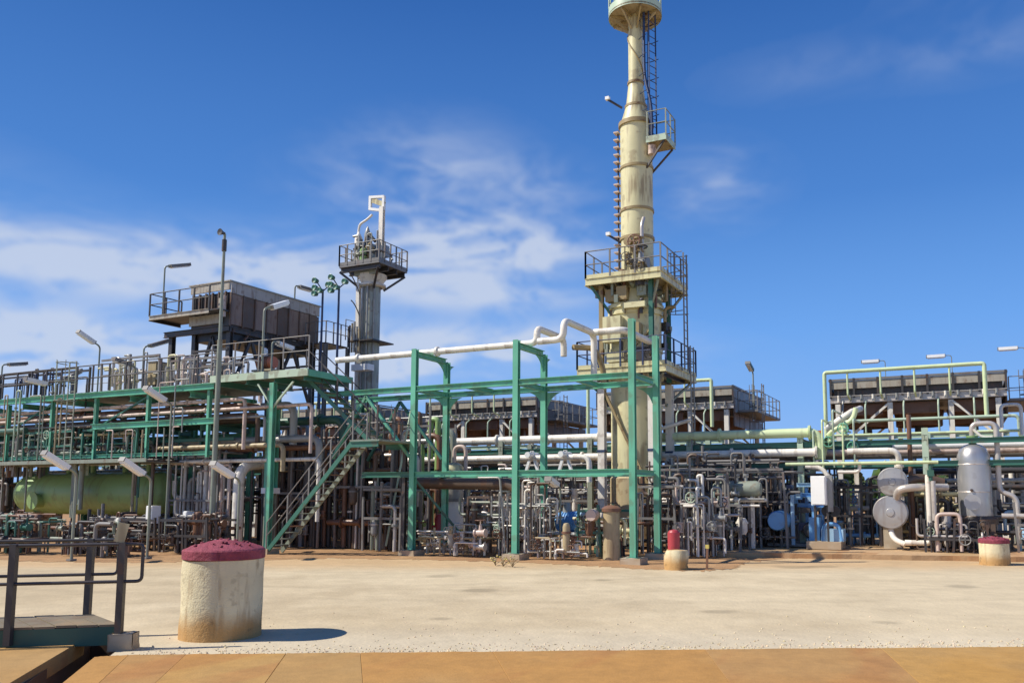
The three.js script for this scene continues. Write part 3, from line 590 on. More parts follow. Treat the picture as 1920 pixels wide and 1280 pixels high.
// ---------------------------------------------------------------- cream tower
{
  const X = -10.75, Z = -29.0, t = TW('process_tower', 'tall cream tower with ring joints, platforms and a narrow stack', 'tower', [X, 0, Z]);
  const ring = (y, r, h = 0.1, m = M.creamDark) => new G().lathe([[r - 0.06, y - h / 2], [r, y - h / 2], [r, y + h / 2], [r - 0.06, y + h / 2]], X, 0, Z, 40).build('ring_joint', m, t);
  new G().lathe([[0.62, 9.9], [0.62, 16.15]], X, 0, Z, 48).build('shell', M.cream, t);
  new G().lathe([[0.62, 16.15], [0.61, 16.25], [0.39, 17.0], [0.28, 17.95]], X, 0, Z, 48).build('cone', M.cream, t);
  new G().lathe([[0.28, 17.95], [0.28, 19.4], [0.285, 20.8], [0.285, 23.4], [0, 23.4]], X, 0, Z, 32).build('stack', M.cream, t);
  for (const [y, r] of [[11.65, .67], [12.75, .66], [14.44, .66]]) ring(y, r);
  ring(16.2, 0.69, 0.16); ring(16.95, 0.44, 0.09); ring(17.92, 0.33, 0.09);
  // spiral strake on the stack
  { const p = []; for (let k = 0; k <= 40; k++) { const a = k / 40 * 5.2 - 0.6, y = 18.1 + k / 40 * 2.6; p.push([X + Math.cos(a) * 0.3, y, Z + Math.sin(a) * 0.3]); } new G().pipe(p, 0.025, 5, 0.02).build('strake', M.creamDark, t); }
  // body below the platform
  new G().lathe([[0.95, 2.6], [0.95, 6.2], [0.98, 6.2], [0.98, 8.95], [0.8, 9.7], [0.62, 9.95]], X - 0.1, 0, Z, 40).build('shell', M.cream, t);
  for (const [y, r] of [[8.95, 1.08], [8.7, 1.05], [7.3, 1.02], [6.3, 1.05]]) new G().lathe([[r - .1, y - .07], [r, y - .07], [r, y + .07], [r - .1, y + .07]], X - .1, 0, Z, 40).build('ring_joint', M.cream, t);
  new G().lathe([[0.95, 0.15], [1.0, 0.2], [1.0, 2.55], [0.95, 2.6]], X - 0.1, 0, Z, 40).build('skirt', M.beige, t);
  for (const [sx, sz] of [[-1, 1], [1, 1], [-1, -1], [1, -1]]) {
    const x = X - 0.1 + sx * 0.98, z = Z + sz * 0.98;
    new G().beam([x, 0.1, z], [x, 6.1, z], 0.26, 0.26, 0.03).build('leg', M.white, t); new G().box(x, 3.55, z, 0.3, 0.08, 0.3).build('splice_plate', M.navy, t);
    new G().beam([x, 6.2, z], [x, 9.85, z], 0.16, 0.16, 0.02).build('leg', sx > 0 ? M.greenDark : M.creamDark, t);
  }
  new G().bar([X - 1.0, 5.8, Z + 1.02], [X + 0.75, 2.2, Z + 1.02], 0.09, 0.09).build('brace', M.creamDark, t);
  new G().bar([X + 0.9, 8.0, Z + 1.0], [X - 0.9, 6.3, Z + 1.0], 0.07, 0.07).build('brace', M.creamDark, t);
  // burner boxes and nozzles between the platforms
  for (const [x, y, z, w, h, d, m] of [[-.55, 8.0, 1.15, .7, .95, .35, 'cream'], [.3, 8.85, 1.1, .85, .2, .3, 'cream'], [.25, 7.9, 1.0, .45, .6, .4, 'creamDark'], [-.2, 9.35, 1.0, .4, .5, .4, 'creamDark'], [.55, 9.4, .9, .35, .4, .4, 'greyGreen'], [-.75, 9.35, .8, .35, .45, .4, 'creamDark'], [.6, 7.0, 1.0, .7, .6, .4, 'dark'], [-.3, 6.95, 1.1, .9, .35, .4, 'cream']]) new G().box(X + x, y, Z + z, w, h, d).build('burner_box', M[m], t);
  for (let k = 0; k < 9; k++) { const a = k / 9 * 6.28; new G().cyl([X + Math.cos(a) * .6, 9.2 + (k % 3) * .2, Z + Math.sin(a) * .6], [X + Math.cos(a) * 1.15, 9.35 + (k % 3) * .2, Z + Math.sin(a) * 1.15], 0.09, 0.13, 10).build('nozzle', k % 2 ? M.creamDark : M.greyGreen, t); }
  for (let k = 0; k < 34; k++) { const a = rr(-.4, 3.5), q = rr(.95, 1.4), y = k % 2 ? rr(8.2, 9.5) : rr(6.6, 8.4), x = X - .1 + Math.cos(a) * q, z = Z + Math.sin(a) * q, h = rr(.2, .8); k % 3 ? new G().pipe([[x, y, z], [x, y + h, z], [x + rr(-.5, .5), y + h, z]], rr(.03, .08), 7).build('pipe', pick([M.dark, M.creamDark, M.cream, M.greyGreen, M.rusty]), t) : new G().box(x, y + h / 2, z, rr(.1, .3), h * .7, rr(.1, .3), a).build('burner_box', pick([M.dark, M.creamDark, M.greyGreen]), t); }
  for (let k = 0; k < 5; k++) wheelValve(t, [X + rr(-1, 1), k % 2 ? rr(6.8, 7.4) : rr(10.2, 10.8), Z + rr(.95, 1.2)], .08, 'y', M.creamDark, M.dark);
  // platforms
  const plat = (y, x0, x1, z0, z1, m, fm) => {
    const g = new G(); const b = 0.66 + (y < 8 ? 0.45 : 0);
    g.box((x0 + x1) / 2, y, (z0 + Z + b) / 2, x1 - x0, 0.05, z0 - Z - b); g.box((x0 + x1) / 2, y, (z1 + Z - b) / 2, x1 - x0, 0.05, Z - b - z1); g.box((x0 + X - b) / 2, y, Z, X - b - x0, 0.05, 2 * b); g.box((x1 + X + b) / 2, y, Z, x1 - X - b, 0.05, 2 * b);
    g.build('platform_floor', M.creamDark, t);
    for (const [p, q] of [[[x0, z0], [x1, z0]], [[x1, z0], [x1, z1]], [[x1, z1], [x0, z1]], [[x0, z1], [x0, z0]]]) new G().beam([p[0], y - 0.02, p[1]], [q[0], y - 0.02, q[1]], 0.09, 0.26, 0.014).build('platform_edge', fm, t);
    for (let x = x0 + 0.5; x < x1; x += 0.62) new G().bar([x, y - 0.09, z0 - 0.05], [x, y - 0.09, z1 + 0.05], 0.06, 0.12).build('joist', m, t);
    railing(t, [[x0, y + 0.1, z0], [x1, y + 0.1, z0], [x1, y + 0.1, z1], [x0, y + 0.1, z1], [x0, y + 0.1, z0]], m, { gap: 0.85, r: 0.028, toe: 0.16, toeMat: fm });
    for (const [cx, cz] of [[x0 + .15, z0 - .15], [x1 - .15, z0 - .15], [x0 + .15, z1 + .15], [x1 - .15, z1 + .15]]) new G().bar([cx, y - 0.15, cz], [X + (cx > X ? .8 : -.8), y - 1.15, Z + (cz > Z ? .8 : -.8)], 0.08, 0.08).build('bracket', cx > X ? M.greyGreen : M.greenDark, t);
  };
  plat(9.85, -12.3, -9.35, -27.6, -30.8, M.grey, M.cream);
  plat(6.45, -12.65, -9.2, -27.6, -31.3, M.navy, M.cream);
  // small side platform high up
  { const y = 15.25; new G().box(-9.75, y, Z, 0.75, 0.05, 1.1).build('platform_floor', M.creamDark, t); new G().box(-9.75, y + 0.06, Z + 0.56, 0.8, 0.24, 0.03).build('platform_edge', M.paleGreen, t); new G().box(-9.36, y + 0.06, Z, 0.03, 0.24, 1.1).build('platform_edge', M.paleGreen, t);
    railing(t, [[-10.1, y + .1, Z + .56], [-9.36, y + .1, Z + .56], [-9.36, y + .1, Z - .55], [-10.1, y + .1, Z - .55]], M.greyGreen, { gap: 0.7, toe: 0 }); for (const z of [.5, -.5]) new G().bar([-9.45, y - .05, Z + z], [-10.25, y - 0.95, Z + z * .6], 0.07, 0.07).build('bracket', M.dark, t); new G().lathe([[0, 0], [.16, 0], [.16, .35], [.1, .4], [0, .4]], -10.0, y - .45, Z + .3, 12).build('junction_box', M.pinkish, t); }
  // top platform, seen from below
  new G().lathe([[0.3, 20.66], [1.05, 20.66], [1.05, 20.72], [0.3, 20.72]], X, 0, Z, 40).build('platform_floor', M.beige, t);
  new G().lathe([[1.02, 20.66], [1.05, 20.62], [1.05, 20.98], [1.03, 20.98]], X, 0, Z, 40).build('platform_edge', M.paleGreen, t);
  for (let k = 0; k < 8; k++) { const a = k * Math.PI / 4 + 0.2; new G().bar([X + Math.cos(a) * .28, 20.1, Z + Math.sin(a) * .28], [X + Math.cos(a) * .98, 20.62, Z + Math.sin(a) * .98], 0.06, 0.08).build('bracket', k % 2 ? M.creamDark : M.beige, t); new G().bar([X + Math.cos(a) * .3, 20.6, Z + Math.sin(a) * .3], [X + Math.cos(a) * 1.0, 20.6, Z + Math.sin(a) * 1.0], 0.07, 0.1).build('joist', M.creamDark, t); }
  { const h = new G(); for (const y of [21.5, 22.0]) h.torus(X, y, Z, 1.04, 0.022, 'y', 40); const rail = h.build('handrail', M.paleGreen, t); for (let k = 0; k < 12; k++) { const a = k / 12 * 6.283; new G().cyl([X + Math.cos(a) * 1.04, 20.98, Z + Math.sin(a) * 1.04], [X + Math.cos(a) * 1.04, 22, Z + Math.sin(a) * 1.04], .024, .024, 6).build('rail_post', M.paleGreen, rail); } }
  // ladders and the downcomer
  ladder(t, [-10.02, 15.4, Z + 0.1], 20.6, M.navy, { ry: 1.2, cage: 1.2, out: -1, w: 0.4 });
  ladder(t, [-9.0, 6.55, Z - 0.4], 11.0, M.grey, { ry: Math.PI / 2, w: 0.4, cage: 2.2, out: -1 });
  ladder(t, [-9.05, 0.2, -30.3], 7.6, M.galv, { ry: Math.PI / 2, w: 0.4 });
  new G().pipe([[-10.3, 20.6, Z + .25], [-10.3, 18.0, Z + .25], [-9.98, 16.7, Z + .35], [-9.98, 15.4, Z + .35]], 0.055, 8, 0.5).build('conduit', M.navy, t);
  { const g = new G(); g.bar([X - 0.72, 10.0, Z + .1], [X - 0.72, 16.1, Z + .1], 0.05, 0.05); const m = g.build('step_rail', M.dark, t), s = new G().box(X - 0.76, 10.3, Z + .1, 0.2, 0.05, 0.3).build('rung', M.pinkish, m); for (let y = 0.3; y < 5.7; y += 0.3) { const c = s.clone(); c.position.y = y; m.add(c); } }
  for (const y of [17.3, 11.85]) { const l = new G().bar([X - 0.5, y - .35, Z + .2], [X - 1.0, y, Z + .4], 0.07, 0.07).build('floodlight_arm', M.dark, t); new G().box(X - 1.02, y + .05, Z + .42, 0.16, 0.12, 0.16).build('floodlight', M.lampWhite, l); }
  new G().pipe([[X + .45, 12.3, Z + .5], [X + .45, 12.0, Z + .72], [X + .45, 9.9, Z + .72]], 0.07, 8).build('pipe', M.tin, t);
  wheelValve(t, [X + .35, 11.2, Z + .75], 0.12, 'y', M.creamDark, M.rusty); wheelValve(t, [X + .45, 10.45, Z + .9], 0.13, 'x', M.galv, M.dark);
  new G().cyl([X - .1, 11.4, Z + .55], [X - .1, 11.4, Z + .8], 0.16, 0.16, 14).build('manhole', M.creamDark, t); for (const x of [-.45, -.25, -.02]) new G().cyl([X + x, 9.9, Z + .72], [X + x, 11.2, Z + .72], 0.045, 0.045, 8).build('pipe', x < -.3 ? M.dark : M.cream, t);
}

// ---------------------------------------------------------------- slender grey tower
{
  const X = -26.6, Z = -33, t = TW('flare_tower', 'slender grey tower crowned by a railed platform and white hooked pipe', 'tower', [X, 0, Z]);
  new G().lathe([[0.44, 0], [0.44, 12.75]], X, 0, Z, 10).build('column', M.shaft, t);
  new G().beam([X - 0.42, 5, Z + .42], [X - 0.42, 12.6, Z + .55], 0.2, 0.2, 0.03).build('rib', M.white, t);
  for (const a of [0.2, 0.9, -0.5]) new G().cyl([X + Math.sin(a) * .5, 5, Z + Math.cos(a) * .5], [X + Math.sin(a) * .5, 12.6, Z + Math.cos(a) * .5], 0.05, 0.05, 8).build('conduit', M.galv, t);
  new G().lathe([[0.5, 12.4], [0.68, 12.45], [0.68, 12.55], [0.52, 12.62], [0.72, 12.9], [0.72, 13.05], [0.52, 13.1]], X, 0, Z, 20).build('collar', M.white, t);
  new G().box(X + .05, 13.35, Z, 2.5, 0.1, 2.3).build('platform_floor', M.grey, t);
  for (const z of [-1.0, -.35, .35, 1.0]) new G().beam([X - 1.2, 13.18, Z + z], [X + 1.25, 13.18, Z + z], 0.14, 0.24, 0.02).build('joist', M.dark, t);
  for (const [sx, sz] of [[-1, 1], [1, 1], [1, -1], [-1, -1]]) new G().bar([X + sx * .4, 12.3, Z + sz * .4], [X + sx * 1.2, 13.1, Z + sz * 1.1], 0.1, 0.1).build('bracket', M.dark, t);
  railing(t, [[X - 1.2, 13.4, Z + 1.15], [X + 1.28, 13.4, Z + 1.15], [X + 1.28, 13.4, Z - 1.15], [X - 1.2, 13.4, Z - 1.15], [X - 1.2, 13.4, Z + 1.15]], M.grey, { gap: 0.5, r: 0.03, toe: 0.16, toeMat: M.grey });
  for (const [x, z, h, r, m] of [[-.55, .5, 1.9, .2, 'white'], [-.15, .3, 2.2, .16, 'galv'], [.25, .6, 1.2, .22, 'creamDark'], [.6, .2, 1.5, .15, 'greyGreen'], [-.9, .1, 1.1, .2, 'beige'], [-.3, -.6, 1.6, .25, 'galv'], [.1, .9, .9, .18, 'olive']]) { const v = new G().lathe([[0, 0], [r, 0], [r, h * .8], [r * .5, h * .92], [0, h]], X + x, 13.4, Z + z, 12).build('vent_pot', M[m], t); new G().torus(X + x, 13.4 + h * .5, Z + z, r + .03, 0.04, 'y', 14).build('flange', M.dark, v); }
  for (let k = 0; k < 26; k++) { const x = X + rr(-1, 1), z = Z + rr(-.9, 1), h = rr(.5, 1.7); new G().pipe([[x, 13.4, z], [x, 13.4 + h, z], [x + rr(-.4, .4), 13.4 + h, z]], rr(.03, .07), 6).build('pipe', pick([M.galv, M.galv, M.cream, M.shaft, M.white, M.dark]), t); }
  for (const [x, y, z, w, h, d] of [[-.5, 13.75, .3, .6, .6, .5], [.3, 13.7, .5, .5, .5, .5], [-.1, 14.4, 0, .45, .5, .4], [.5, 14.3, -.2, .4, .6, .4], [0, 13.05, .5, 1.3, .22, .3]]) new G().box(X + x, y, Z + z, w, h, d).build('equipment_box', pick([M.galv, M.tan, M.shaft]), t);
  for (let k = 0; k < 4; k++) wheelValve(t, [X + rr(-.8, .8), 13.4 + rr(.3, 1), Z + rr(.3, .9)], .08, 'x', M.greyGreen, M.dark);
  new G().pipe([[X - .8, 14.2, Z + .4], [X - .6, 15.7, Z + .4], [X - .1, 15.9, Z + .4], [X + .2, 16.1, Z + .4]], 0.06, 8).build('pipe', M.white, t);
  new G().pipe([[X + .6, 14.6, Z + .6], [X + .1, 15.1, Z + .6], [X - .1, 13.6, Z + .6]], 0.09, 8).build('pipe', M.dark, t);
  new G().beam([X + .66, 13.4, Z + .2], [X + .66, 16.5, Z + .2], 0.24, 0.2, 0.03).build('mast', M.white, t);
  for (const [p, q] of [[[.72, 16.3], [-.1, 16.5]], [[-.1, 16.45], [-.1, 17.15]], [[-.16, 17.12], [.78, 17.02]], [[.75, 17.05], [.75, 16.3]]]) new G().bar([X + p[0], p[1], Z + .2], [X + q[0], q[1], Z + .2], .14, .13).build('head_frame', M.whiteClean, t);
  new G().bar([X + .02, 16.95, Z + .2], [X + .8, 16.6, Z + .2], 0.09, 0.26).build('hook_plate', M.cream, t);
  new G().box(X + .1, 9.55, Z + .1, 1.5, 0.06, 1.7).build('platform_floor', M.dark, t);
  railing(t, [[X - .75, 9.6, Z + 1.05], [X - .75, 9.6, Z - .8]], M.grey, { gap: 0.7, r: 0.02, toe: 0 });
  for (let k = 0; k < 5; k++) new G().cyl([X - .7 + k * .15, 9.0, Z + .8], [X - .7 + k * .15, rr(9.9, 10.6), Z + .8], 0.05, 0.05, 8).build('pipe', pick([M.galv, M.beige, M.dark]), t);
  ladder(t, [X - .95, 9.6, Z - .2], 13.4, M.grey, { ry: Math.PI / 2, w: .4, cage: 2.2 });
  new G().box(X + .5, 8.1, Z + 1.2, 1.0, 0.3, 0.5).build('junction_box', M.whiteClean, t);
}
{
  const c = (l, a, b, s) => { const p = []; for (let k = 0; k <= 8; k++) { const f = k / 8; p.push([a[0] + (b[0] - a[0]) * f, a[1] + (b[1] - a[1]) * f - s * 4 * f * (1 - f), a[2] + (b[2] - a[2]) * f]); } const t = TW('cable', l, 'cable', a); new G().pipe(p, 0.03, 5, 0.05).build('cable_run', M.dark, t); };
  c('upper dark cable slung between the floodlights and the slender grey tower', [-25.6, 12.4, -30], [-26.9, 12.0, -32.4], -0.1);
  c('lower dark cable slung between the cooler platform and the slender grey tower', [-25.4, 11.0, -30], [-26.9, 10.9, -32.4], -0.1);
}

// ---------------------------------------------------------------- row of air coolers behind
const coolerProto = (() => {
  const t = T('air_cooler', '', 'air cooler', [-5.3, 0, -40], 0, 'air coolers in the back row'), W = 7.3, D = 6.6;
  for (const z of [0.1, -D + .1]) {
    for (const x of [0.35, 2.6, 5.1, 6.95]) new G().beam([x, 0, z], [x, 6.1, z], 0.22, 0.22, 0.03).build('leg', M.white, t);
    for (const [a, b] of [[2.5, 1.0], [5.2, 6.6]]) new G().bar([a, 6.0, z + .12], [b, 4.7, z + .12], 0.1, 0.1).build('brace', M.white, t);
    new G().beam([0, 4.55, z], [W, 4.55, z], 0.12, 0.2, 0.016).build('beam', M.paleGreen, t);
  }
  for (const x of [0.35, 6.95]) new G().beam([x, 4.55, -.1], [x, 4.55, -D + .2], 0.12, 0.2, 0.016).build('beam', M.paleGreen, t);
  for (let k = 0; k < 3; k++) { const c = new G().lathe([[1.02, 5.2], [1.05, 5.25], [1.05, 5.55], [1.15, 5.95]], 1.3 + k * 2.35, 0, -3.2, 20).build('fan_ring', M.rusty, t); new G().cyl([1.3 + k * 2.35, 4.9, -3.2], [1.3 + k * 2.35, 5.5, -3.2], 0.22, 0.2, 10).box(1.3 + k * 2.35, 5.4, -3.2, 1.9, .03, .16).box(1.3 + k * 2.35, 5.4, -3.2, .16, .03, 1.9).build('fan', M.dark, c); }
  for (let k = 0; k < 3; k++) new G().box(1.3 + k * 2.35, 5.86, -0.35, 1.9, 0.5, 0.12).build('plenum_panel', M.rusty, t);
  new G().box(W / 2, 6.55, -D / 2, W - .3, 0.85, D - .3).build('tube_bundle', M.dark, t);
  new G().beam([0, 6.32, 0.1], [W, 6.32, 0.1], 0.22, 0.34, 0.03).build('header_box', M.tin, t);
  for (let k = 0; k < 14; k++) new G().cyl([0.4 + k * .5, 6.2, .22], [0.4 + k * .5, 6.5, .22], 0.06, 0.06, 8).build('plug', k % 3 ? M.galv : M.white, t);
  for (let k = 0; k < 7; k++) new G().box(0.55 + k * 1.035, 7.0, 0.08, 1.0, 0.36, 0.06).build('side_panel', pick([M.tan, M.tan, M.galv]), t);
  for (let k = 0; k < 8; k++) new G().box(0.04 + k * 1.035, 6.85, 0.13, 0.09, 0.9, 0.09).build('stiffener', M.dark, t);
  for (const x of [0.02, W - .02]) for (let k = 0; k < 6; k++) { new G().box(x, 6.95, -0.5 - k * 1.08, 0.06, 0.5, 1.04).build('side_panel', M.grey, t); new G().box(x, 6.3, -0.5 - k * 1.08, 0.05, 0.74, 1.04).build('side_panel', M.brown, t); new G().box(x, 5.6, -0.5 - k * 1.08, 0.05, 0.6, 1.0).build('plenum_panel', M.brown, t); }
  for (const [p, q] of [[[0, 7.24, .1], [W, 7.24, .1]], [[0, 7.24, -D], [W, 7.24, -D]], [[0, 7.24, .06], [0, 7.24, -D + .06]], [[W, 7.24, .06], [W, 7.24, -D + .06]]]) new G().bar(p, q, 0.12, 0.09).build('rim', M.grey, t);
  // inlet header along the top
  new G().pipe([[-0.1, 4.2, 1.0], [-0.1, 7.5, 1.0], [6.45, 7.5, 1.0], [6.45, 5.2, 1.0]], 0.09, 10, 0.12).build('header_pipe', M.lime, t);
  for (const x of [.9, 2.3, 3.7, 5.1]) new G().pipe([[x, 7.42, 1.0], [x, 6.4, 1.0], [x, 6.3, .3]], 0.045, 8).build('branch_pipe', M.lime, t);
  new G().pipe([[.6, 6.2, .35], [.6, 5.2, .9], [.6, 4.1, .9]], 0.05, 8).build('branch_pipe', M.galv, t);
  for (const x of [1.6, 3.2, 4.6, 6.0]) new G().pipe([[x, 6.2, .3], [x, 5.9, .8], [x, 4.7, .8]], 0.04, 8).build('branch_pipe', M.paleGreen, t);
  // end platform with ladder
  new G().box(W + .55, 6.0, -3.2, 1.0, 0.06, 5.6).build('platform_floor', M.dark, t);
  railing(t, [[W + .1, 6.0, -.4], [W + 1.05, 6.0, -.4], [W + 1.05, 6.0, -6], [W + .1, 6.0, -6]], M.grey, { gap: 0.9, toe: .1 });
  ladder(t, [W + 1.2, 1, -1.0], 7.4, M.grey, { ry: Math.PI / 2, w: .42, cage: 2.3, out: -1 });
  return t;
})();
coolerProto.userData.label = 'air cooler on white legs behind the silver vertical vessel, lime header pipe above';
copyOf(coolerProto, 'air cooler seen between the columns of the green pipe rack', [-28.0, 0, -40]);
copyOf(coolerProto, 'air cooler just behind the cream tower, partly hidden by it', [-17.15, 0, -40]);
copyOf(coolerProto, 'air cooler behind the slender grey tower, mostly dark and hidden', [-39.2, 0, -40]);

// ---------------------------------------------------------------- raised air cooler on the left
{
  const x0 = -31.3, x1 = -28.8, z0 = -26, z1 = -31.6, t = TW('raised_air_cooler', 'brown box shaped air cooler raised on dark legs over the left deck', 'air cooler', [-30, 0, -28.6]);
  for (const [x, z] of [[x0 + .2, z0 - .2], [x1 - .15, z0 - .2], [x0 + .2, z1 + .2], [x1 - .15, z1 + .2], [x1 - .15, -28.6], [x0 - 1.3, z0 - .2]]) new G().beam([x, 0.1, z], [x, 9.35, z], 0.22, 0.22, 0.03).build('leg', M.dark, t);
  for (const [a, b, c, d] of [[x1 - .15, z0 - .2, x1 - .15, -28.6], [x1 - .15, z1 + .2, x1 - .15, -28.6], [x0 + .2, z0 - .2, x1 - .15, z0 - .2]]) { new G().bar([a, 6.1, b], [(a + c) / 2, 9.0, (b + d) / 2], 0.12, 0.12).build('brace', M.dark, t); new G().bar([c, 6.1, d], [(a + c) / 2, 9.0, (b + d) / 2], 0.12, 0.12).build('brace', M.dark, t); }
  new G().beam([x0 - 1.6, 9.25, z0], [x1, 9.25, z0], 0.14, 0.26, 0.02).build('beam', M.dark, t); new G().beam([x1 - .1, 9.25, z0], [x1 - .1, 9.25, z1], 0.14, 0.26, 0.02).build('beam', M.dark, t);
  new G().box((x0 + x1) / 2, 10.1, (z0 + z1) / 2, x1 - x0 - .12, 1.6, z0 - z1 - .12).build('tube_bundle', M.dark, t);
  const n = 8, dz = (z0 - z1) / n;
  for (let k = 0; k < n; k++) { new G().box(x1, 10.12, z0 - (k + .5) * dz, 0.06, 1.36, dz - 0.03).build('side_panel', k % 3 === 1 ? M.brown : M.panelBrown, t); new G().box(x1 + .04, 10.1, z0 - k * dz - .01, 0.08, 1.5, 0.06).build('stiffener', M.brown, t); }
  for (let k = 0; k < 4; k++) new G().box(x1 + .02, 11.08, z0 - (k + .5) * dz * 2, 0.07, 0.5, dz * 2 - 0.02).build('top_panel', M.panelGrey, t);
  new G().box(x1 + .03, 11.36, (z0 + z1) / 2, 0.14, 0.06, z0 - z1 + .1).build('rim', M.galv, t);
  new G().box((x0 + x1) / 2, 11.16, z0, x1 - x0 - .1, 0.34, 0.07).build('end_panel', M.tan, t); new G().box((x0 + x1) / 2, 11.38, z0 + .02, x1 - x0 + .1, 0.05, .12).build('rim', M.tan, t);
  new G().box((x0 + x1) / 2 - .2, 9.72, z0 + .02, x1 - x0 - .5, 0.42, 0.08).build('end_panel', M.tan, t); new G().box(x1 - .35, 10.3, z0 + .12, 0.3, 0.6, 0.14).build('header_box', M.tan, t); new G().box(x1 - .12, 10.2, z0 + .22, 0.12, 0.95, 0.12).build('stiffener', M.pinkish, t);
  for (let k = 0; k < 6; k++) new G().box(x0 + .25 + k * .4, 10.45, z0 + .03, 0.08, 0.95, .1).build('stiffener', M.brown, t);
  for (let k = 0; k < 2; k++) { const z = z0 - 1.4 - k * 2.4, c = new G().lathe([[1.0, 8.85], [1.02, 9.0], [1.12, 9.35]], (x0 + x1) / 2, 0, z, 20).build('fan_ring', M.dark, t); new G().box((x0 + x1) / 2, 8.95, z, 1.9, .03, .18).box((x0 + x1) / 2, 8.95, z, .18, .03, 1.9).build('fan', M.black, c); }
  new G().box((x0 + x1) / 2, 9.05, (z0 + z1) / 2, x1 - x0 - .4, 0.5, z0 - z1 - .4).build('plenum', M.black, t);
  for (let k = 0; k < 16; k++) { const x = rr(x0 + .2, x1 - .1), z = rr(z1 + .4, z0 - .2); new G().bar([x, 9.3, z], [x + rr(-.3, .3), rr(8.3, 8.9), z + rr(-.5, .5)], .07, .07).build('strut', pick([M.dark, M.rusty, M.brown]), t); }
  for (const z of [z0 - .1, -28.6, z1 + .1]) for (const y of [8.35, 7.2]) new G().bar([x0 + .2, y, z], [x1 - .1, y, z], .08, .1).build('tie_beam', M.dark, t);
  // walkway on the left and front
  new G().box(x0 - .95, 10.0, z0 - .3, 1.9, 0.06, 1.6).build('platform_floor', M.dark, t); new G().box((x0 + x1) / 2, 10.0, z0 + .3, x1 - x0, 0.06, .6).build('platform_floor', M.dark, t);
  new G().beam([x0 - 1.9, 9.96, z0 + .6], [x1 - .6, 9.96, z0 + .6], .1, .2, .016).build('platform_edge', M.tan, t); new G().beam([x0 - 1.9, 9.96, z0 + .6], [x0 - 1.9, 9.96, z0 - 1.1], .1, .24, .016).build('platform_edge', M.dark, t);
  railing(t, [[x0 - 1.9, 10.05, z0 - 1.1], [x0 - 1.9, 10.05, z0 + .6], [x1 - .6, 10.05, z0 + .6]], M.dark, { gap: .85, r: .032, toe: 0 });
  // platform at the far end
  new G().box(x1 + .6, 9.25, z1 + .2, 1.6, 0.06, 1.6).build('platform_floor', M.dark, t); railing(t, [[x1 + .1, 9.28, z1 + 1.0], [x1 + 1.4, 9.28, z1 + 1.0], [x1 + 1.4, 9.28, z1 - .6]], M.grey, { gap: .6, r: .026, toe: 0 });
  for (const z of [z1 + 1.0, z1 - .6]) new G().beam([x1 + 1.4, 0.1, z], [x1 + 1.4, 9.2, z], .16, .16, .02).build('leg', M.grey, t);
  ladder(t, [x1 + 1.0, 6, z1 + 1.2], 9.3, M.grey, { w: .4 });
}
{ // floodlights on masts beside it
  for (const [x, y, z, l] of [[-27.5, 11.85, -30.4, 'left mast of small dark green floodlights beside the raised brown cooler'], [-26.5, 11.9, -30.4, 'right mast of small dark green floodlights beside the raised brown cooler']]) {
    const t = TW('floodlight_mast', l, 'floodlight', [x, 6, z]); new G().cyl([x, 6, z], [x, y, z], .06, .05, 8).build('mast', M.navy, t);
    for (const [dx, dy, dz] of [[-.42, .1, 0], [.42, .15, 0], [-.15, .35, .3], [.2, -.18, .35], [-.25, -.25, .2]]) { const a = new G().bar([x, y - .1, z], [x + dx, y + dy, z + dz], .04, .04).build('arm', M.navy, t); new G().lathe([[.06, -.16], [.1, -.12], [.15, .12], [.13, .13], [0, .09]], x + dx, y + dy, z + dz + .05, 14, 'z').build('floodlight', M.greenDark, a); }
  }
}

// ---------------------------------------------------------------- second pipe rack running behind everything
{
  const t = TW('pipe_rack', 'low grey green pipe rack running behind the green rack and tower', 'pipe rack', [-18, 0, -31.5]);
  for (let x = -42; x <= 7; x += 4.1) {
    for (const z of [-30.3, -32.9]) new G().beam([x, 0, z], [x, 4.2, z], 0.2, 0.2, 0.02).build('column', x > -10 ? M.paleGreen : M.greyGreen, t);
    for (const y of [3.12, 3.86]) new G().beam([x, y, -30.2], [x, y, -33.0], 0.14, 0.18, 0.016).build('beam', M.greyGreen, t);
  }
  for (const z of [-30.3, -32.9]) for (const y of [3.0, 3.74]) new G().beam([-42, y, z], [6.9, y, z], 0.12, 0.18, 0.016).build('stringer', M.greenDark, t);
}
const fls = (x0, x1, y, z, n) => Array.from({ length: n }, (_, k) => [x0 + (x1 - x0) * (k + .5) / n, y, z, 'x']);
run('insulated_pipe', 'upper white pipe crossing behind the green rack, left of the tower', [[-24, 4.27, -31], [-11.8, 4.27, -31]], 0.17, M.white, { fl: fls(-24, -12, 4.27, -31, 5) });
run('pipe', 'big lime green pipe running right from the tower to the right cooler', [[-11.4, 4.15, -30.2], [-4.4, 4.15, -30.2], [-4.4, 3.2, -30.2]], 0.17, M.lime, { fl: [[-4.75, 4.15, -30.2, 'x'], [-8, 4.15, -30.2, 'x']] });
run('insulated_pipe', 'long lower white pipe crossing the whole plant below the lime pipe', [[-30, 3.44, -29.95], [-4.5, 3.44, -29.95]], 0.14, M.white, { fl: fls(-30, -3, 3.44, -29.95, 9), n: 14 });
run('pipe', 'pale pinkish pipe parallel to the long white pipe behind it', [[-34, 3.5, -32.2], [6.8, 3.5, -32.2]], 0.12, M.pinkish);
run('pipe', 'dark grey pipe on the second rack behind the long white pipe', [[-40, 3.4, -32.6], [6.8, 3.4, -32.6]], 0.14, M.grey);
run('insulated_pipe', 'upper white pipe at the right edge behind the silver vessel', [[-2.1, 3.65, -31.4], [6.8, 3.65, -31.4]], 0.13, M.whiteClean);
run('pipe', 'slanting white pipe joining the lime pipe near the tower', [[-10.6, 4.3, -29.6], [-9.0, 4.75, -29.9]], 0.07, M.white);
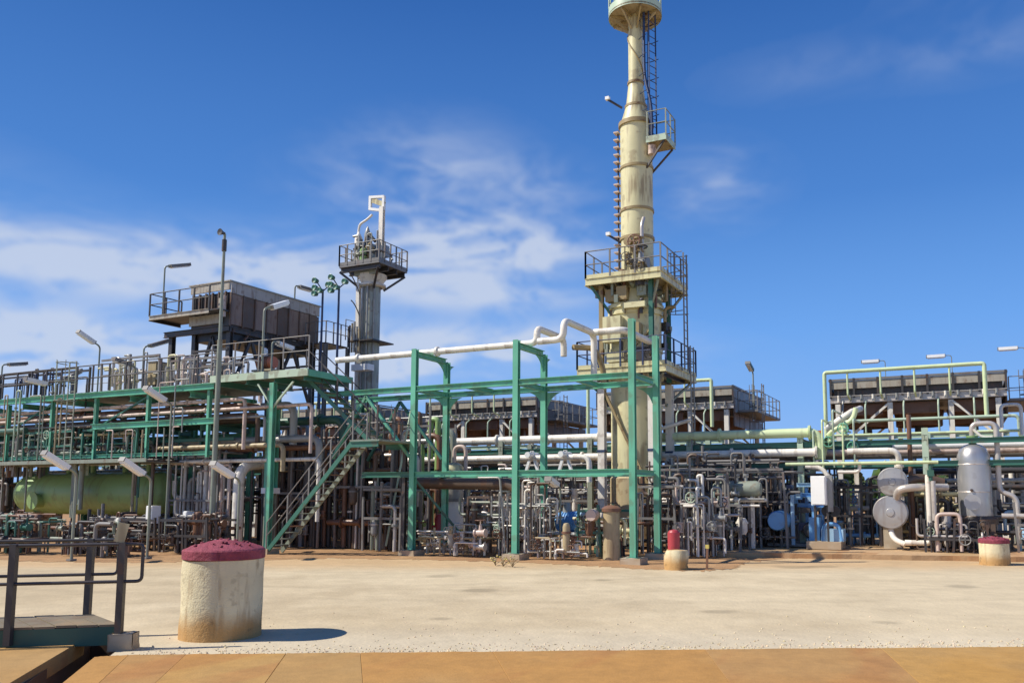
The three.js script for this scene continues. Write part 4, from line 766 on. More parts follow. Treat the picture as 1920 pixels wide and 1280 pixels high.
run('pipe', 'thin lime pipe crossing in front of the right cooler at mid height', [[-5.4, 3.0, -29], [-0.6, 3.0, -29]], 0.055, M.lime);
run('pipe', 'white pipe bending down onto the upper heat exchanger', [[-3.4, 3.42, -29.4], [-1.8, 3.42, -29.4], [-1.8, 2.7, -29.6]], 0.1, M.white, { fl: [[-1.8, 2.9, -29.55, 'y']] });
run('pipe', 'short white hooked pipe under the thin lime pipe', [[-3.0, 3.05, -29.1], [-3.0, 2.72, -29.1], [-3.7, 2.72, -29.1]], 0.06, M.white);
run('pipe', 'white swan neck pipe above the white instrument panel', [[-4.9, 2.95, -30], [-4.35, 2.9, -30], [-4.1, 2.55, -30], [-4.0, 2.45, -30]], 0.08, M.white);
run('pipe', 'dark upright pipe between the two halves of the right cooler', [[-1.5, 0.2, -30.6], [-1.5, 4.7, -30.6]], 0.075, M.rusty);
for (let k = 0; k < 5; k++) run('pipe', ['outermost thin lime riser left of the right cooler', 'second thin lime riser beside the big lime pipe end', 'third thin lime riser, green fitting halfway up', 'fourth thin lime riser below the cooler leg', 'thin lime riser nearest the white horizontal pipe'][k], [[-4.6 + k * .34, 2.9, -30 + (k % 2) * .2], [-4.6 + k * .34, 4.2 + (k % 3) * .35, -30 + (k % 2) * .2], [-4.6 + k * .34, 4.25 + (k % 3) * .35, -32]], 0.035, k % 2 ? M.lime : M.paleGreen);
{ const t = TW('pipe_manifold', 'pale green manifold of bends and valves at the end of the lime pipe', 'manifold', [-3.8, 3.4, -31]);
  new G().pipe([[-4.3, 4.3, -31], [-3.4, 4.9, -31], [-3.3, 5.2, -33]], .12, 10).build('pipe', M.white, t); new G().pipe([[-4.4, 3.4, -31], [-4.2, 4.1, -30.6], [-3.3, 4.6, -30.6], [-3.2, 5, -30.6]], .09, 10).build('pipe', M.lime, t);
  for (const [x, y] of [[-4.1, 3.8], [-3.6, 4.25], [-3.3, 3.6]]) wheelValve(t, [x, y, -30.5], .09, 'y', M.lime, M.green); new G().box(-4.45, 4.1, -30.4, .2, .25, .2).build('junction_box', M.orangeRed, t); }

// ---------------------------------------------------------------- silver vessel and exchangers at the right
{
  const x = 0.43, z = -30.5, t = TW('silver_vessel', 'tall silver vertical vessel with domed top and looped pipe', 'vessel', [x, 0, z]);
  new G().lathe([[0.5, 1.25], [0.51, 1.3], [0.51, 3.05], [0.49, 3.25], [0.41, 3.46], [0.27, 3.58], [0.12, 3.64], [0, 3.65]], x, 0, z, 40).build('shell', M.silver, t);
  for (const y of [2.05, 2.95]) new G().lathe([[0.51, y - .02], [0.518, y], [0.51, y + .02]], x, 0, z, 40).build('seam', M.tin, t);
  new G().cyl([x - .1, 1.72, z + .4], [x - .1, 1.72, z + .72], .21, .21, 20).cyl([x - .1, 1.72, z + .72], [x - .1, 1.72, z + .78], .25, .25, 20).build('manhole', M.silver, t);
  new G().cyl([x - .1, 2.1, z + .48], [x - .1, 2.1, z + .56], .05, .05, 10).build('nozzle', M.dark, t);
  new G().lathe([[0.4, 1.0], [0.66, 1.0], [0.66, 1.18], [0.5, 1.28]], x, 0, z, 30).build('support_ring', M.brown, t);
  for (const [sx, sz] of [[-1, 1], [1, 1], [1, -1], [-1, -1]]) new G().beam([x + sx * .45, .1, z + sz * .45], [x + sx * .45, 1.05, z + sz * .45], .16, .16, .02).build('leg', M.brown, t);
  new G().cyl([x, 3.6, z], [x, 3.85, z], .12, .12, 12).build('neck', M.olive, t); flange(t, [x, 3.86, z], .19, 'y', M.olive);
  new G().pipe([[x - .0, 3.85, z], [x - .0, 4.3, z], [x + .72, 4.3, z], [x + .72, 2.05, z], [x + 1.2, 1.9, z], [x + 1.2, 0.4, z]], 0.085, 12, .25).build('loop_pipe', M.tin, t);
  new G().pipe([[x + .05, 4.1, z + .1], [x + .3, 3.82, z + .1], [x + .6, 3.82, z + .1]], 0.05, 10).build('pipe', M.white, t);
}
{
  const t = TW('heat_exchanger', 'upper silver heat exchanger with round flat end, stacked on another', 'heat exchanger', [-1.95, 1.9, -30]);
  new G().lathe([[0, -4], [.33, -4], [.33, -.26], [.48, -.24], [.48, -.16], [.43, -.15], [.43, -.1], [.48, -.1], [.48, -.02], [.44, 0], [0, 0]], -2.02, 2.38, -29.4, 32, 'z').build('shell', M.dullSilver, t);
  new G().lathe([[.43, .0], [.43, .03], [.35, .035], [.32, .05], [.12, .06], [.1, .085], [0, .09]], -2.02, 2.38, -29.38, 32, 'z').build('end_cover', M.dullSilver, t);
  new G().pipe([[-1.75, 2.35, -29.6], [-1.2, 2.55, -30.2], [-.5, 2.35, -30.4]], .15, 12).build('nozzle_pipe', M.brown, t);
}
{
  const t = TW('heat_exchanger', 'lower silver heat exchanger with the larger round end, near the ground', 'heat exchanger', [-2.0, 0.2, -30]);
  new G().lathe([[0, -4.4], [.39, -4.4], [.42, -.32], [.55, -.3], [.55, -.2], [.5, -.2], [.5, -.12], [.55, -.12], [.55, -.03], [.52, 0], [0, 0]], -2.12, 1.38, -29.4, 36, 'z').build('shell', M.dullSilver, t);
  new G().lathe([[.51, .0], [.51, .03], [.42, .035], [.38, .05], [.14, .065], [.12, .09], [0, .1]], -2.12, 1.38, -29.37, 36, 'z').build('end_cover', M.dullSilver, t);
  for (let k = 0; k < 20; k++) { const a = k / 20 * 6.283; new G().cyl([-2.12 + Math.cos(a) * .49, 1.38 + Math.sin(a) * .49, -29.36], [-2.12 + Math.cos(a) * .49, 1.38 + Math.sin(a) * .49, -29.72], .022, .022, 6).build('bolt', M.grey, t); }
  new G().pipe([[-1.92, 1.7, -29.55], [-1.85, 2.14, -29.2], [-1.35, 2.2, -29.2], [-.4, 2.2, -29.9]], .125, 16, .4).build('nozzle_pipe', M.tin, t);
  for (const z of [-30.2, -32.4]) { new G().box(-2.12, .5, z, .6, .85, .2).build('saddle', M.concrete, t); }
  new G().pipe([[-2.2, 1.0, -29.6], [-2.05, .5, -29.4], [-1.7, .36, -29.3]], .09, 12).build('drain_pipe', M.white, t);
}
run('pipe', 'tall pale pipe curling at its foot beside the heat exchangers', [[-1.7, .42, -29.2], [-1.0, .42, -29.2], [-.93, .55, -29.2], [-.93, 2.6, -29.2]], .09, M.white);
run('pipe', 'white post with teal top right of the heat exchangers', [[-.72, .2, -28.9], [-.72, 1.35, -28.9], [-.05, 1.36, -28.9], [-.05, .2, -28.9]], .06, M.pinkish);
{ const t = TW('standpipe', 'slim post with teal valve head between exchangers and silver vessel', 'post', [-.95, 0, -29.05]); new G().cyl([-.78, .2, -29.05], [-.78, 2.4, -29.05], .075, .075, 10).build('post', M.tin, t); new G().cyl([-.84, 2.4, -29.05], [-.84, 3.0, -29.05], .06, .06, 8).box(-.84, 2.65, -29.05, .2, .2, .16).build('valve_head', M.teal, t); }

// ---------------------------------------------------------------- blue pump set and white panel
{
  const t = TW('pump_set', 'bright blue motor and pump set on its concrete block', 'pump', [-5, 0.19, -31]);
  new G().box(-4.35, .3, -30.6, 1.1, .25, 1.2).build('plinth', M.concrete, t); new G().box(-5.6, .24, -31.6, 1.5, .1, 1.6).build('base_frame', M.grey, t);
  new G().lathe([[0, 0], [.3, 0], [.34, .05], [.34, .9], [.3, 1], [0, 1]], -5.85, 1.08, -31.0, 24, 'z').build('motor', M.blue, t); new G().lathe([[0, 0], [.27, 0], [.3, .04], [.3, .1], [0, .14]], -5.85, 1.08, -30.9, 24, 'z').build('end_cover', M.paleBlue, t);
  for (let k = 0; k < 16; k++) { const a = k / 16 * 6.283; new G().box(-5.85 + Math.cos(a) * .36, 1.08 + Math.sin(a) * .36, -31.5, .07, .02, .8, 0, 0, a).build('cooling_fin', M.blue, t); }
  for (const [x, h, z] of [[-5.45, 1.95, -30.75], [-4.75, 1.75, -30.75], [-5.1, 2.2, -31.6], [-4.6, 2.3, -31.6]]) new G().beam([x, .25, z], [x, h, z], .11, .11, .014).build('frame_post', x < -5.2 ? M.paleBlue : M.blue, t);
  for (const y of [1.6, 1.95, 2.3]) new G().beam([-5.4, y, -31.4], [-4.5, y, -31.4], .12, .14, .014).build('frame_beam', y > 2 ? M.paleBlue : M.blue, t);
  for (let k = 0; k < 16; k++) new G().box(-5.3 + rr(-.3, .8), rr(.8, 2.3), rr(-31.8, -31.0), rr(.08, .3), rr(.08, .3), rr(.2, .4)).build('casing', pick([M.blue, M.blue, M.paleBlue, M.dark, M.navy]), t);
  new G().lathe([[0, 0], [.24, 0], [.3, .2], [.22, .5], [0, .55]], -4.9, .75, -31.3, 18, 'z').build('pump_casing', M.dark, t);
  new G().box(-4.72, .75, -30.8, .34, .9, .5).build('pump_casing', M.blue, t); new G().pipe([[-4.4, .45, -30.3], [-4.35, 1.0, -30.3], [-3.9, 1.0, -30.3], [-3.8, .45, -30.3]], .07, 8, .3).build('guard', M.blue, t); new G().box(-4.1, .62, -30.6, .7, .4, .7).build('gearbox', M.paleBlue, t);
  for (const x of [-4.25, -3.98]) new G().lathe([[0, 0], [.15, 0], [.17, .04], [.17, .2], [0, .2]], x, 1.42, -30.4, 18, 'z').build('fan_cowl', M.black, t);
}
scene.children.filter((o) => o.name === 'pump_set').forEach((o) => o.position.add(new THREE.Vector3(.2, 0, 1.5)));
{ const t = TW('instrument_panel', 'blank white instrument panel standing above the blue pump', 'panel', [-4.3, 0.2, -30.2]); new G().box(-4.24, 2.1, -28.5, .5, .96, .14, -.22).build('cabinet', M.whiteClean, t); new G().box(-4.257, 2.1, -28.42, .44, .9, .02, -.22).build('panel_door', M.whiteClean, t); new G().box(-3.9, 2.0, -28.7, .16, 1.2, .3).build('side_box', M.galv, t); for (const x of [-4.4, -4.0]) new G().bar([x, .2, -28.6], [x, 1.6, -28.6], .07, .07).build('post', M.dark, t); }

run('pipe', 'pale green pipe along the front of the right cooler legs, upper', [[-5.2, 5.2, -38.6], [2.3, 5.2, -38.6], [2.3, 4.3, -38.6], [2.9, 4.3, -38.6]], .07, M.paleGreen);
run('pipe', 'pale green pipe along the front of the right cooler legs, lower', [[-5.2, 4.55, -38.2], [2.6, 4.55, -38.2]], .06, M.lime);
run('pipe', 'white goose neck pipe at the right end of the right cooler', [[1.6, 4.6, -37], [1.6, 5.5, -37], [2.3, 5.5, -37], [2.3, 4.3, -37]], .07, M.white);
{ const t = TW('small_drum', 'small grey brown horizontal drum on stilts in the grey tangle', 'drum', [-6.8, .19, -27.8]); new G().lathe([[0, -.85], [.2, -.8], [.27, -.65], [.27, .65], [.2, .8], [0, .85]], -6.8, 2.15, -27.8, 24, 'x').build('shell', M.greyGreen, t); for (const x of [-7.3, -6.3]) new G().bar([x, .19, -27.8], [x, 1.95, -27.8], .09, .2).build('leg', M.white, t); for (const x of [-7.2, -6.8, -6.5]) { new G().cyl([x, 2.35, -27.8], [x, 2.6, -27.8], .05, .05, 8).build('nozzle', M.galv, t); flange(t, [x, 2.62, -27.8], .1, 'y', M.galv); } }

// ---------------------------------------------------------------- vessels and drums
{
  const t = TW('storage_drum', 'long horizontal olive green drum lying under the left pipe rack', 'drum', [-33, 0, -23]);
  const R = .87; new G().cyl([-36.8, 2.0, -23], [-28.7, 2.0, -23], R, R, 40, true).build('shell', M.olive, t);
  for (const [x, s] of [[-36.8, -1], [-28.7, 1]]) { const p = []; for (let k = 0; k <= 10; k++) { const a = k / 10 * Math.PI / 2; p.push([R * Math.cos(a), .62 * Math.sin(a)]); } const g = new THREE.LatheGeometry(p.map((v) => new THREE.Vector2(...v)), 36); new G().geo(g, new THREE.Matrix4().makeRotationZ(-s * Math.PI / 2).setPosition(x, 2.0, -23)).build('head', M.olive, t); }
  for (const x of [-36.75, -34.2, -31.4, -28.75]) new G().lathe([[R, -.03], [R + .012, 0], [R, .03]], x, 2.0, -23, 40, 'x').build('weld_band', M.olive, t);
  for (const x of [-36, -30]) new G().box(x, .6, -23, .35, 1.2, 1.3).build('saddle', M.concrete, t);
  for (const [x, h] of [[-36.2, .4], [-34.6, .3], [-33, .5], [-31, .35], [-29.6, .45]]) { new G().cyl([x, 2.8, -23], [x, 2.87 + h, -23], .11, .11, 10).build('nozzle', M.olive, t); flange(t, [x, 2.87 + h, -23], .2, 'y', M.galv); }
  new G().cyl([-35.2, 1.7, -22.3], [-35.2, 1.7, -21.9], .28, .28, 20).cyl([-35.2, 1.7, -21.95], [-35.2, 1.7, -21.88], .36, .36, 20).build('manhole', M.olive, t);
}
{
  const x = -17.6, z = -27, t = TW('white_vessel', 'slim white and grey vertical vessel with a looped top pipe', 'vessel', [x, 0, z]);
  new G().lathe([[.36, .25], [.36, .55]], x, 0, z, 28).build('base_band', M.beige, t); new G().lathe([[.365, .55], [.365, .66]], x, 0, z, 28).build('orange_band', M.yellow, t); new G().lathe([[.36, .66], [.36, 1.65]], x, 0, z, 28).build('lower_shell', M.whiteClean, t);
  new G().lathe([[.42, 1.65], [.42, 1.75]], x, 0, z, 28).build('flange', M.grey, t); new G().lathe([[.36, 1.75], [.36, 2.75], [.3, 2.95], [.15, 3.03], [0, 3.05]], x, 0, z, 28).build('upper_shell', M.galv, t); new G().lathe([[.36, 2.6], [.37, 2.78], [.3, 2.97], [.15, 3.05]], x, 0, z, 28).build('dome', M.cream, t);
  for (let k = 0; k < 4; k++) new G().bar([x + (k % 2 ? .28 : -.28), 0, z + (k > 1 ? .28 : -.28)], [x + (k % 2 ? .28 : -.28), .3, z + (k > 1 ? .28 : -.28)], .08, .08).build('leg', M.dark, t);
  new G().pipe([[x, 3.0, z], [x, 3.65, z], [x + .5, 3.65, z], [x + .5, 2.2, z]], .07, 12, .25).build('loop_pipe', M.pinkish, t);
}
{ const t = TW('beige_column', 'stubby rust topped beige cylinder beside the right column of the green rack', 'vessel', [-9.65, 0, -23.55]); const s = new G().lathe([[.27, 0], [.26, .4], [.255, 1.45]], -9.65, 0, -23.55, 24); s.build('shell', M.beige, t); new G().lathe([[.3, 1.45], [.3, 1.55], [.2, 1.62], [0, 1.66]], -9.65, 0, -23.55, 24).build('cap', M.rusty, t); new G().lathe([[0, 0], [.14, .03], [.16, .1], [.19, .25], [.17, .4], [0, .4]], -10.1, 1.35, -23.4, 20, 'z').build('round_head', M.pinkish, t); }
{ const x = -11.97, z = -25.5, t = TW('blue_motor', 'small pale blue motor on a white stand under the green rack', 'motor', [x, 0, z]); new G().box(x, .68, z, 1.0, .08, .8).build('stand_top', M.whiteClean, t); for (const s of [-.4, .4]) new G().bar([x + s, 0, z + .3], [x + s, .64, z + .3], .1, .1).build('leg', M.beige, t); new G().lathe([[0, -.42], [.3, -.42], [.33, -.36], [.33, .36], [.3, .42], [0, .42]], x, 1.05, z, 22, 'x').build('motor_body', M.blue, t); new G().lathe([[0, .42], [.34, .42], [.34, .5], [0, .52]], x, 1.05, z, 22, 'x').build('fan_cover', M.paleBlue, t); for (let k = 0; k < 7; k++) new G().lathe([[.33, -.02], [.36, -.02], [.36, .02], [.33, .02]], x - .3 + k * .1, 1.05, z, 22, 'x').build('cooling_fin', M.blue, t); new G().cyl([x - .1, 1.35, z], [x - .1, 1.7, z], .16, .12, 12).build('terminal_box', M.galv, t); }
for (const [x, l] of [[-14.2, 'white A shaped pipe support under the upper white pipe, left one'], [-12.85, 'white A shaped pipe support nearest the cream tower']]) { const t = TW('pipe_support', l, 'pipe support', [x, 2.7, -27]); for (const s of [-.28, .28]) new G().bar([x, 3.55, -27], [x + s, 2.7, -27], .1, .1).build('leg', M.whiteClean, t); new G().cyl([x, 3.4, -27.4], [x, 3.4, -26.6], .11, .11, 10).build('saddle', M.whiteClean, t); }
run('pipe', 'whitish pipe resting on the two A shaped supports', [[-15, 3.3, -27], [-11.9, 3.3, -27], [-11.9, 2.4, -27]], .1, M.white);
run('insulated_pipe', 'thick brown lagged pipe slung under the lower green beam', [[-17.2, 2.36, -24.1], [-13.4, 2.3, -24.1], [-13.0, 1.8, -24.1], [-13.0, .4, -24.1]], .2, M.brown);
run('insulated_pipe', 'thick white lagged pipe standing left of the green landing column', [[-23.75, 0, -22.2], [-23.75, 3.0, -22.2], [-23.75, 3.2, -24]], .2, M.white);

scene.children.filter((o) => o.name === 'white_vessel').forEach((o) => o.position.add(new THREE.Vector3(.92, .06, 1.42)));
// ---------------------------------------------------------------- tangles of small pipework, each skid one rigid thing
function skid(name, label, cat, [x, z], W, D, H, { nv = 10, nh = 6, val = 5, pots = 1, mats = ['galv', 'grey', 'brown', 'tin'], frame = 'grey', y0 = 0.05, s = 1, wheel = ['dark', 'galv', 'rusty', 'paleGreen'], rmax = 0.075 } = {}) {
  const keep = seed; seed = (s * 7919 + 13) >>> 0;
  const t = T(name, label, cat, [x, 0, z]), mm = () => M[pick(mats)], hw = W / 2, hd = D / 2;
  if (frame) for (const sx of [-hw, 0, hw]) for (const sz of [-hd, hd]) new G().bar([sx + rr(-.1, .1), y0, sz], [sx, y0 + (H - y0) * rr(.75, 1), sz], .07, .07).build('frame_post', M[frame], t);
  if (frame) for (const sz of [-hd, hd]) for (const f of [.45, .85]) if (rnd() < .8) new G().bar([-hw, y0 + (H - y0) * f, sz], [hw, y0 + (H - y0) * f, sz], .06, .08).build('frame_beam', M[frame], t);
  for (let k = 0; k < nh; k++) {
    const y = y0 + rr(.12, .95) * (H - y0), zz = rr(-hd, hd), r = rr(.025, rmax), a = -hw - rr(0, .5), b = hw + rr(-.6, .5), e = rnd();
    const pts = [[a, y, zz], [b, y, zz]]; if (e < .4) pts.push([b, y - rr(.3, .9) * y, zz]); else if (e < .6) pts.push([b, y, zz - rr(.4, 1.4)]); if (e > .5) pts.unshift([a, y + rr(.2, .8), zz]);
    const p = new G().pipe(pts, r, 8).build('pipe', mm(), t);
    for (let q = 0; q < 2; q++) if (rnd() < .6) flange(p, [a + (b - a) * rr(.15, .85), y, zz], r * 1.8, 'x', mm());
  }
  nv = Math.round(nv * 1.5); nh = Math.round(nh * 1.25);
  for (let k = 0; k < nv; k++) {
    const px = rr(-hw, hw), pz = rr(-hd, hd), r = rr(.02, rmax * .9), h = y0 + rr(.35, 1.05) * (H - y0), e = rnd(), d = rr(.2, .9) * (rnd() < .5 ? -1 : 1);
    const pts = [[px, y0, pz], [px, h, pz]]; if (e < .35) pts.push([px + d, h, pz]); else if (e < .65) pts.push([px + d * .5, h, pz], [px + d * .5, y0 + (h - y0) * rr(.15, .7), pz]); else if (e < .8) pts.push([px, h, pz - Math.abs(d)]);
    const p = new G().pipe(pts, r, 8).build('pipe', mm(), t); if (rnd() < .5) flange(p, [px, y0 + (h - y0) * rr(.25, .8), pz], r * 1.9, 'y', mm());
  }
  for (let k = 0; k < val; k++) wheelValve(t, [rr(-hw, hw), y0 + rr(.2, .85) * Math.min(H - y0, 2.4), rr(-hd, hd)], rr(.05, .085), pick(['x', 'y', 'y']), mm(), M[pick(wheel)]);
  for (let k = 0; k < pots; k++) { const r = rr(.1, .26), h = rr(.5, 1.2), px = rr(-hw, hw), py = y0 + rr(.1, .4) * (H - y0), pz = rr(-hd, hd), p = new G().lathe([[0, 0], [r * .7, .02], [r, .12], [r, h - .12], [r * .7, h - .02], [0, h]], px, py, pz, 16).build('pot', mm(), t); new G().lathe([[r, -.03], [r + .03, -.03], [r + .03, .03], [r, .03]], px, py + h * .7, pz, 16).build('flange', mm(), p); }
  seed = keep; return t;
}
const DK = ['brown', 'dark', 'grey', 'rusty'], GG = ['greyGreen', 'greenDark', 'paleGreen', 'galv'], LT = ['galv', 'tin', 'white', 'pinkish'], MX = ['brown', 'grey', 'greyGreen', 'galv', 'rusty'], WH = ['white', 'galv', 'pinkish', 'grey'];
const S = (l, p, W, D, H, o) => skid('pipework_skid', l, 'pipework', p, W, D, H, o);
// low manifolds in front of and below the drum
S('low green valve manifold at the far left, just behind the footbridge rail', [-29.0, -17.2], 2.8, 1.4, 1.25, { s: 1, frame: null, mats: ['greyGreen', 'greenDark', 'brown', 'dark', 'rusty'], nv: 22, nh: 6, val: 9 });
S('low pipe manifold between the first two lamp posts in front of the drum', [-25.2, -17.8], 2.6, 1.2, 1.15, { s: 2, frame: null, mats: [...DK, 'greyGreen'], nv: 24, nh: 6, val: 9 });
S('low brown pipe manifold under the drum behind the second lamp post', [-27.0, -20.6], 3.4, 1.2, 1.25, { s: 3, frame: 'dark', mats: DK, nv: 26, nh: 7, val: 8 });
S('dark pipe manifold below the left head of the drum', [-32.6, -19.6], 3.6, 1.4, 1.3, { s: 4, frame: 'dark', mats: [...DK, 'greyGreen'], nv: 26, nh: 7, val: 9 });
S('pipe manifold directly behind the large crimson capped bollard', [-23.2, -20.0], 2.2, 1.2, 1.3, { s: 5, frame: 'dark', mats: DK, nv: 20, nh: 6, val: 7 });
// upright tangles above and behind the drum
S('tall green tangle of risers above the middle of the drum', [-33.6, -21.7], 3.2, .7, 4.7, { s: 6, mats: [...GG, 'dark', 'brown'], nv: 16, nh: 8, val: 4, y0: 3.25, rmax: .1, frame: 'greenDark' });
S('tall grey tangle of risers above the left part of the drum', [-37.0, -22.0], 2.6, 1.2, 4.4, { s: 7, mats: MX, nv: 16, nh: 5, val: 4, y0: 2.7, rmax: .09 });
S('tall tangle of risers above the right end of the drum', [-29.8, -21.7], 3.2, .7, 4.7, { s: 8, mats: ['greyGreen', 'greenDark', 'brown', 'beige', 'dark'], nv: 14, nh: 8, val: 5, y0: 3.25, rmax: .08, frame: 'greenDark' });
S('whitish pipework right of the drum, left of the lagged grey pipe', [-26.3, -23.2], 2.6, 1.6, 3.8, { s: 9, mats: [...LT, 'brown'], nv: 18, nh: 8, val: 5, rmax: .1, pots: 2 });
S('dark pipework behind the foot of the staircase', [-22.4, -24.2], 2.8, 1.6, 4.4, { s: 10, mats: DK, nv: 18, nh: 9, val: 4, rmax: .12, pots: 2 });
S('brown pipework under the staircase landing', [-19.4, -24.6], 2.6, 1.6, 4.9, { s: 11, mats: [...DK, 'tin'], nv: 18, nh: 8, val: 5, rmax: .12, pots: 2 });
S('green brown pipework filling the gap behind the stair flight', [-20.6, -27.4], 4.4, 1.8, 5.4, { s: 12, mats: [...MX, 'olive'], nv: 22, nh: 11, val: 6, rmax: .14, pots: 3 });
S('grey pipework at the foot of the slender grey tower', [-25.4, -29.2], 5.0, 1.8, 5.0, { s: 13, mats: [...MX, 'tin'], nv: 22, nh: 12, val: 5, rmax: .14, pots: 3 });
S('grey risers between the staircase and the left column of the green rack', [-17.9, -23.6], 1.6, 1.2, 2.5, { s: 14, mats: [...MX, 'tin'], nv: 12, nh: 5, val: 4, rmax: .09 });
// on the deck beside the raised cooler
S('bright cluster of small pipes and valves standing on the left deck', [-29.6, -22.6], 3.4, 1.4, 7.6, { s: 15, mats: [...LT, 'cream'], nv: 20, nh: 0, val: 0, y0: 6.0, pots: 0, rmax: .07, frame: 'grey' });
S('second group of small risers on the left deck, beside the tall pole', [-26.2, -22.8], 2.6, 1.4, 7.3, { s: 16, mats: [...LT, 'grey'], nv: 12, nh: 0, val: 0, y0: 6.0, pots: 0, rmax: .06, frame: 'grey' });
// under and behind the green rack
S('pipework between the left and middle columns of the green rack', [-14.1, -24.6], 1.8, 1.4, 2.2, { s: 17, frame: 'brown', mats: [...LT, 'brown', 'greyGreen'], nv: 14, nh: 5, val: 6, rmax: .07, pots: 2 });
S('fine dark pipework beside the middle column of the green rack', [-12.7, -23.6], 1.8, 1.2, 2.3, { s: 18, mats: ['brown', 'galv', 'tin', 'white'], nv: 20, nh: 5, val: 8, rmax: .045, frame: null });
S('brown pipework behind the white vertical vessel', [-17.4, -29.0], 4.0, 1.6, 3.0, { s: 19, mats: ['brown', ...LT], nv: 20, nh: 9, val: 6, rmax: .1, pots: 3 });
S('low pale valve cluster at the front foot of the green rack, left half', [-14.7, -22.7], 2.4, .7, 1.0, { s: 55, mats: [...LT, 'beige', 'brown'], nv: 16, nh: 5, val: 9, pots: 1, rmax: .045, frame: null });
S('low rusty and white valve cluster left of the stubby beige cylinder', [-11.2, -22.8], 1.4, .6, .8, { s: 56, mats: ['rusty', 'white', 'beige', 'galv'], nv: 10, nh: 3, val: 6, pots: 1, rmax: .04, frame: null });
S('fine whitish pipework right of the right column of the green rack', [-7.4, -25.6], 1.4, .8, 2.2, { s: 57, mats: [...LT, 'grey', 'brown'], nv: 16, nh: 3, val: 6, rmax: .05, frame: null });
S('tall pale risers standing in the grey tangle below the lime pipe', [-7.5, -27.4], 1.8, .8, 2.6, { s: 58, mats: [...LT, 'paleGreen', 'grey'], nv: 8, nh: 0, val: 4, pots: 0, rmax: .08, frame: null });
S('whitish small bore pipework beyond the blue motor', [-13.5, -33.8], 4.6, 1.6, 3.2, { s: 20, mats: [...WH, 'brown'], nv: 16, nh: 8, val: 5, rmax: .09, pots: 2 });
S('pale green pipe stand under the right half of the green rack', [-10.2, -24.4], 1.3, 1.2, 1.7, { s: 21, mats: ['paleGreen', 'dark', 'cream', 'rusty'], nv: 8, nh: 5, val: 5, rmax: .06, frame: 'greenDark' });
S('narrow rusty pipework between the two right columns of the green rack', [-8.9, -26.2], 1.2, 1.4, 2.6, { s: 22, mats: [...DK, 'tin'], nv: 14, nh: 4, val: 4, rmax: .07 });
// the dense grey tangle right of the rack
S('dense grey brown tangle of pipes just right of the green rack', [-8.3, -28.2], 2.6, 1.8, 3.3, { s: 23, mats: ['grey', 'brown', 'dark', 'greyGreen', 'grey'], nv: 38, nh: 10, val: 7, rmax: .075, pots: 2 });
S('dense dark tangle of pipes below the middle of the lime pipe', [-6.7, -29.4], 2.6, 1.8, 3.3, { s: 24, mats: ['grey', 'brown', 'grey', 'dark'], nv: 38, nh: 9, val: 7, rmax: .075, pots: 2 });
S('tangle of pipes under the right end of the lime pipe, left of the blue pump', [-5.9, -33.6], 3.0, 1.6, 3.2, { s: 25, mats: ['grey', 'white', 'galv', 'dark'], nv: 20, nh: 8, val: 5, rmax: .08, pots: 2 });
S('low valve manifold with white risers in front of the grey tangle', [-7.3, -27.2], 1.8, 1.0, 1.9, { s: 26, mats: ['white', 'brown', 'beige', 'galv'], nv: 9, nh: 3, val: 6, rmax: .07 });
S('dark pipework between the blue pump and the heat exchangers', [-3.2, -32.2], 2.0, 1.6, 2.6, { s: 27, mats: ['dark', 'blue', 'galv', 'white'], nv: 16, nh: 7, val: 6, rmax: .09, pots: 2, frame: 'dark' });
S('brown pipework and valves between the heat exchangers and silver vessel', [-.7, -31.4], 1.8, 1.6, 2.3, { s: 28, mats: ['brown', 'cream', 'beige', 'dark'], nv: 16, nh: 9, val: 9, rmax: .08, pots: 1, frame: 'brown' });
S('dark small bore pipework under the silver vessel', [-.2, -29.3], 1.8, 1.0, 1.2, { s: 29, mats: ['dark', 'brown', 'tin'], nv: 14, nh: 6, val: 6, rmax: .045, frame: 'dark' });
S('pipework at the right edge behind the small bollard', [2.6, -30.6], 2.2, 1.6, 2.2, { s: 30, mats: ['tin', 'paleBlue', 'white', 'dark'], nv: 14, nh: 6, val: 7, rmax: .09, pots: 2 });
S('grey pipework beyond the silver vessel below the right cooler', [.6, -35.2], 6.0, 1.8, 3.4, { s: 31, mats: ['grey', 'dark', 'white', 'teal'], nv: 22, nh: 11, val: 5, rmax: .12, pots: 4 });
S('dark pipework below the cooler between tower and right cooler', [-8.4, -36.0], 6.0, 1.8, 3.5, { s: 32, mats: ['dark', 'grey', 'teal', 'brown'], nv: 24, nh: 12, val: 5, rmax: .13, pots: 4 });
S('dark pipework far behind the green rack under the middle cooler', [-19.5, -36.4], 8.0, 1.8, 3.8, { s: 33, mats: ['dark', 'brown', 'white', 'grey'], nv: 26, nh: 14, val: 5, rmax: .14, pots: 5 });
S('dark pipework far behind the slender grey tower', [-31.0, -36.4], 9.0, 2.0, 4.6, { s: 34, mats: ['dark', 'brown', 'grey', 'greenDark'], nv: 28, nh: 16, val: 4, rmax: .15, pots: 5 });
S('dark pipework behind the drum below the raised cooler', [-33.5, -26.4], 8.0, 1.8, 4.4, { s: 35, mats: ['dark', 'brown', 'greyGreen', 'greenDark', 'white'], nv: 28, nh: 16, val: 4, rmax: .14, pots: 5 });
S('pipework at the far left beyond the end of the drum', [-40.0, -23.4], 3.6, 2.0, 4.6, { s: 36, mats: ['dark', 'brown', 'grey', 'tin'], nv: 18, nh: 9, val: 4, rmax: .12, pots: 3 });
S('rusty pipework along the back of the left rack, right of the tall pole', [-26.6, -26.2], 5.0, 1.6, 4.8, { s: 37, mats: ['dark', 'rusty', 'brown', 'grey'], nv: 22, nh: 12, val: 4, rmax: .13, pots: 3 });
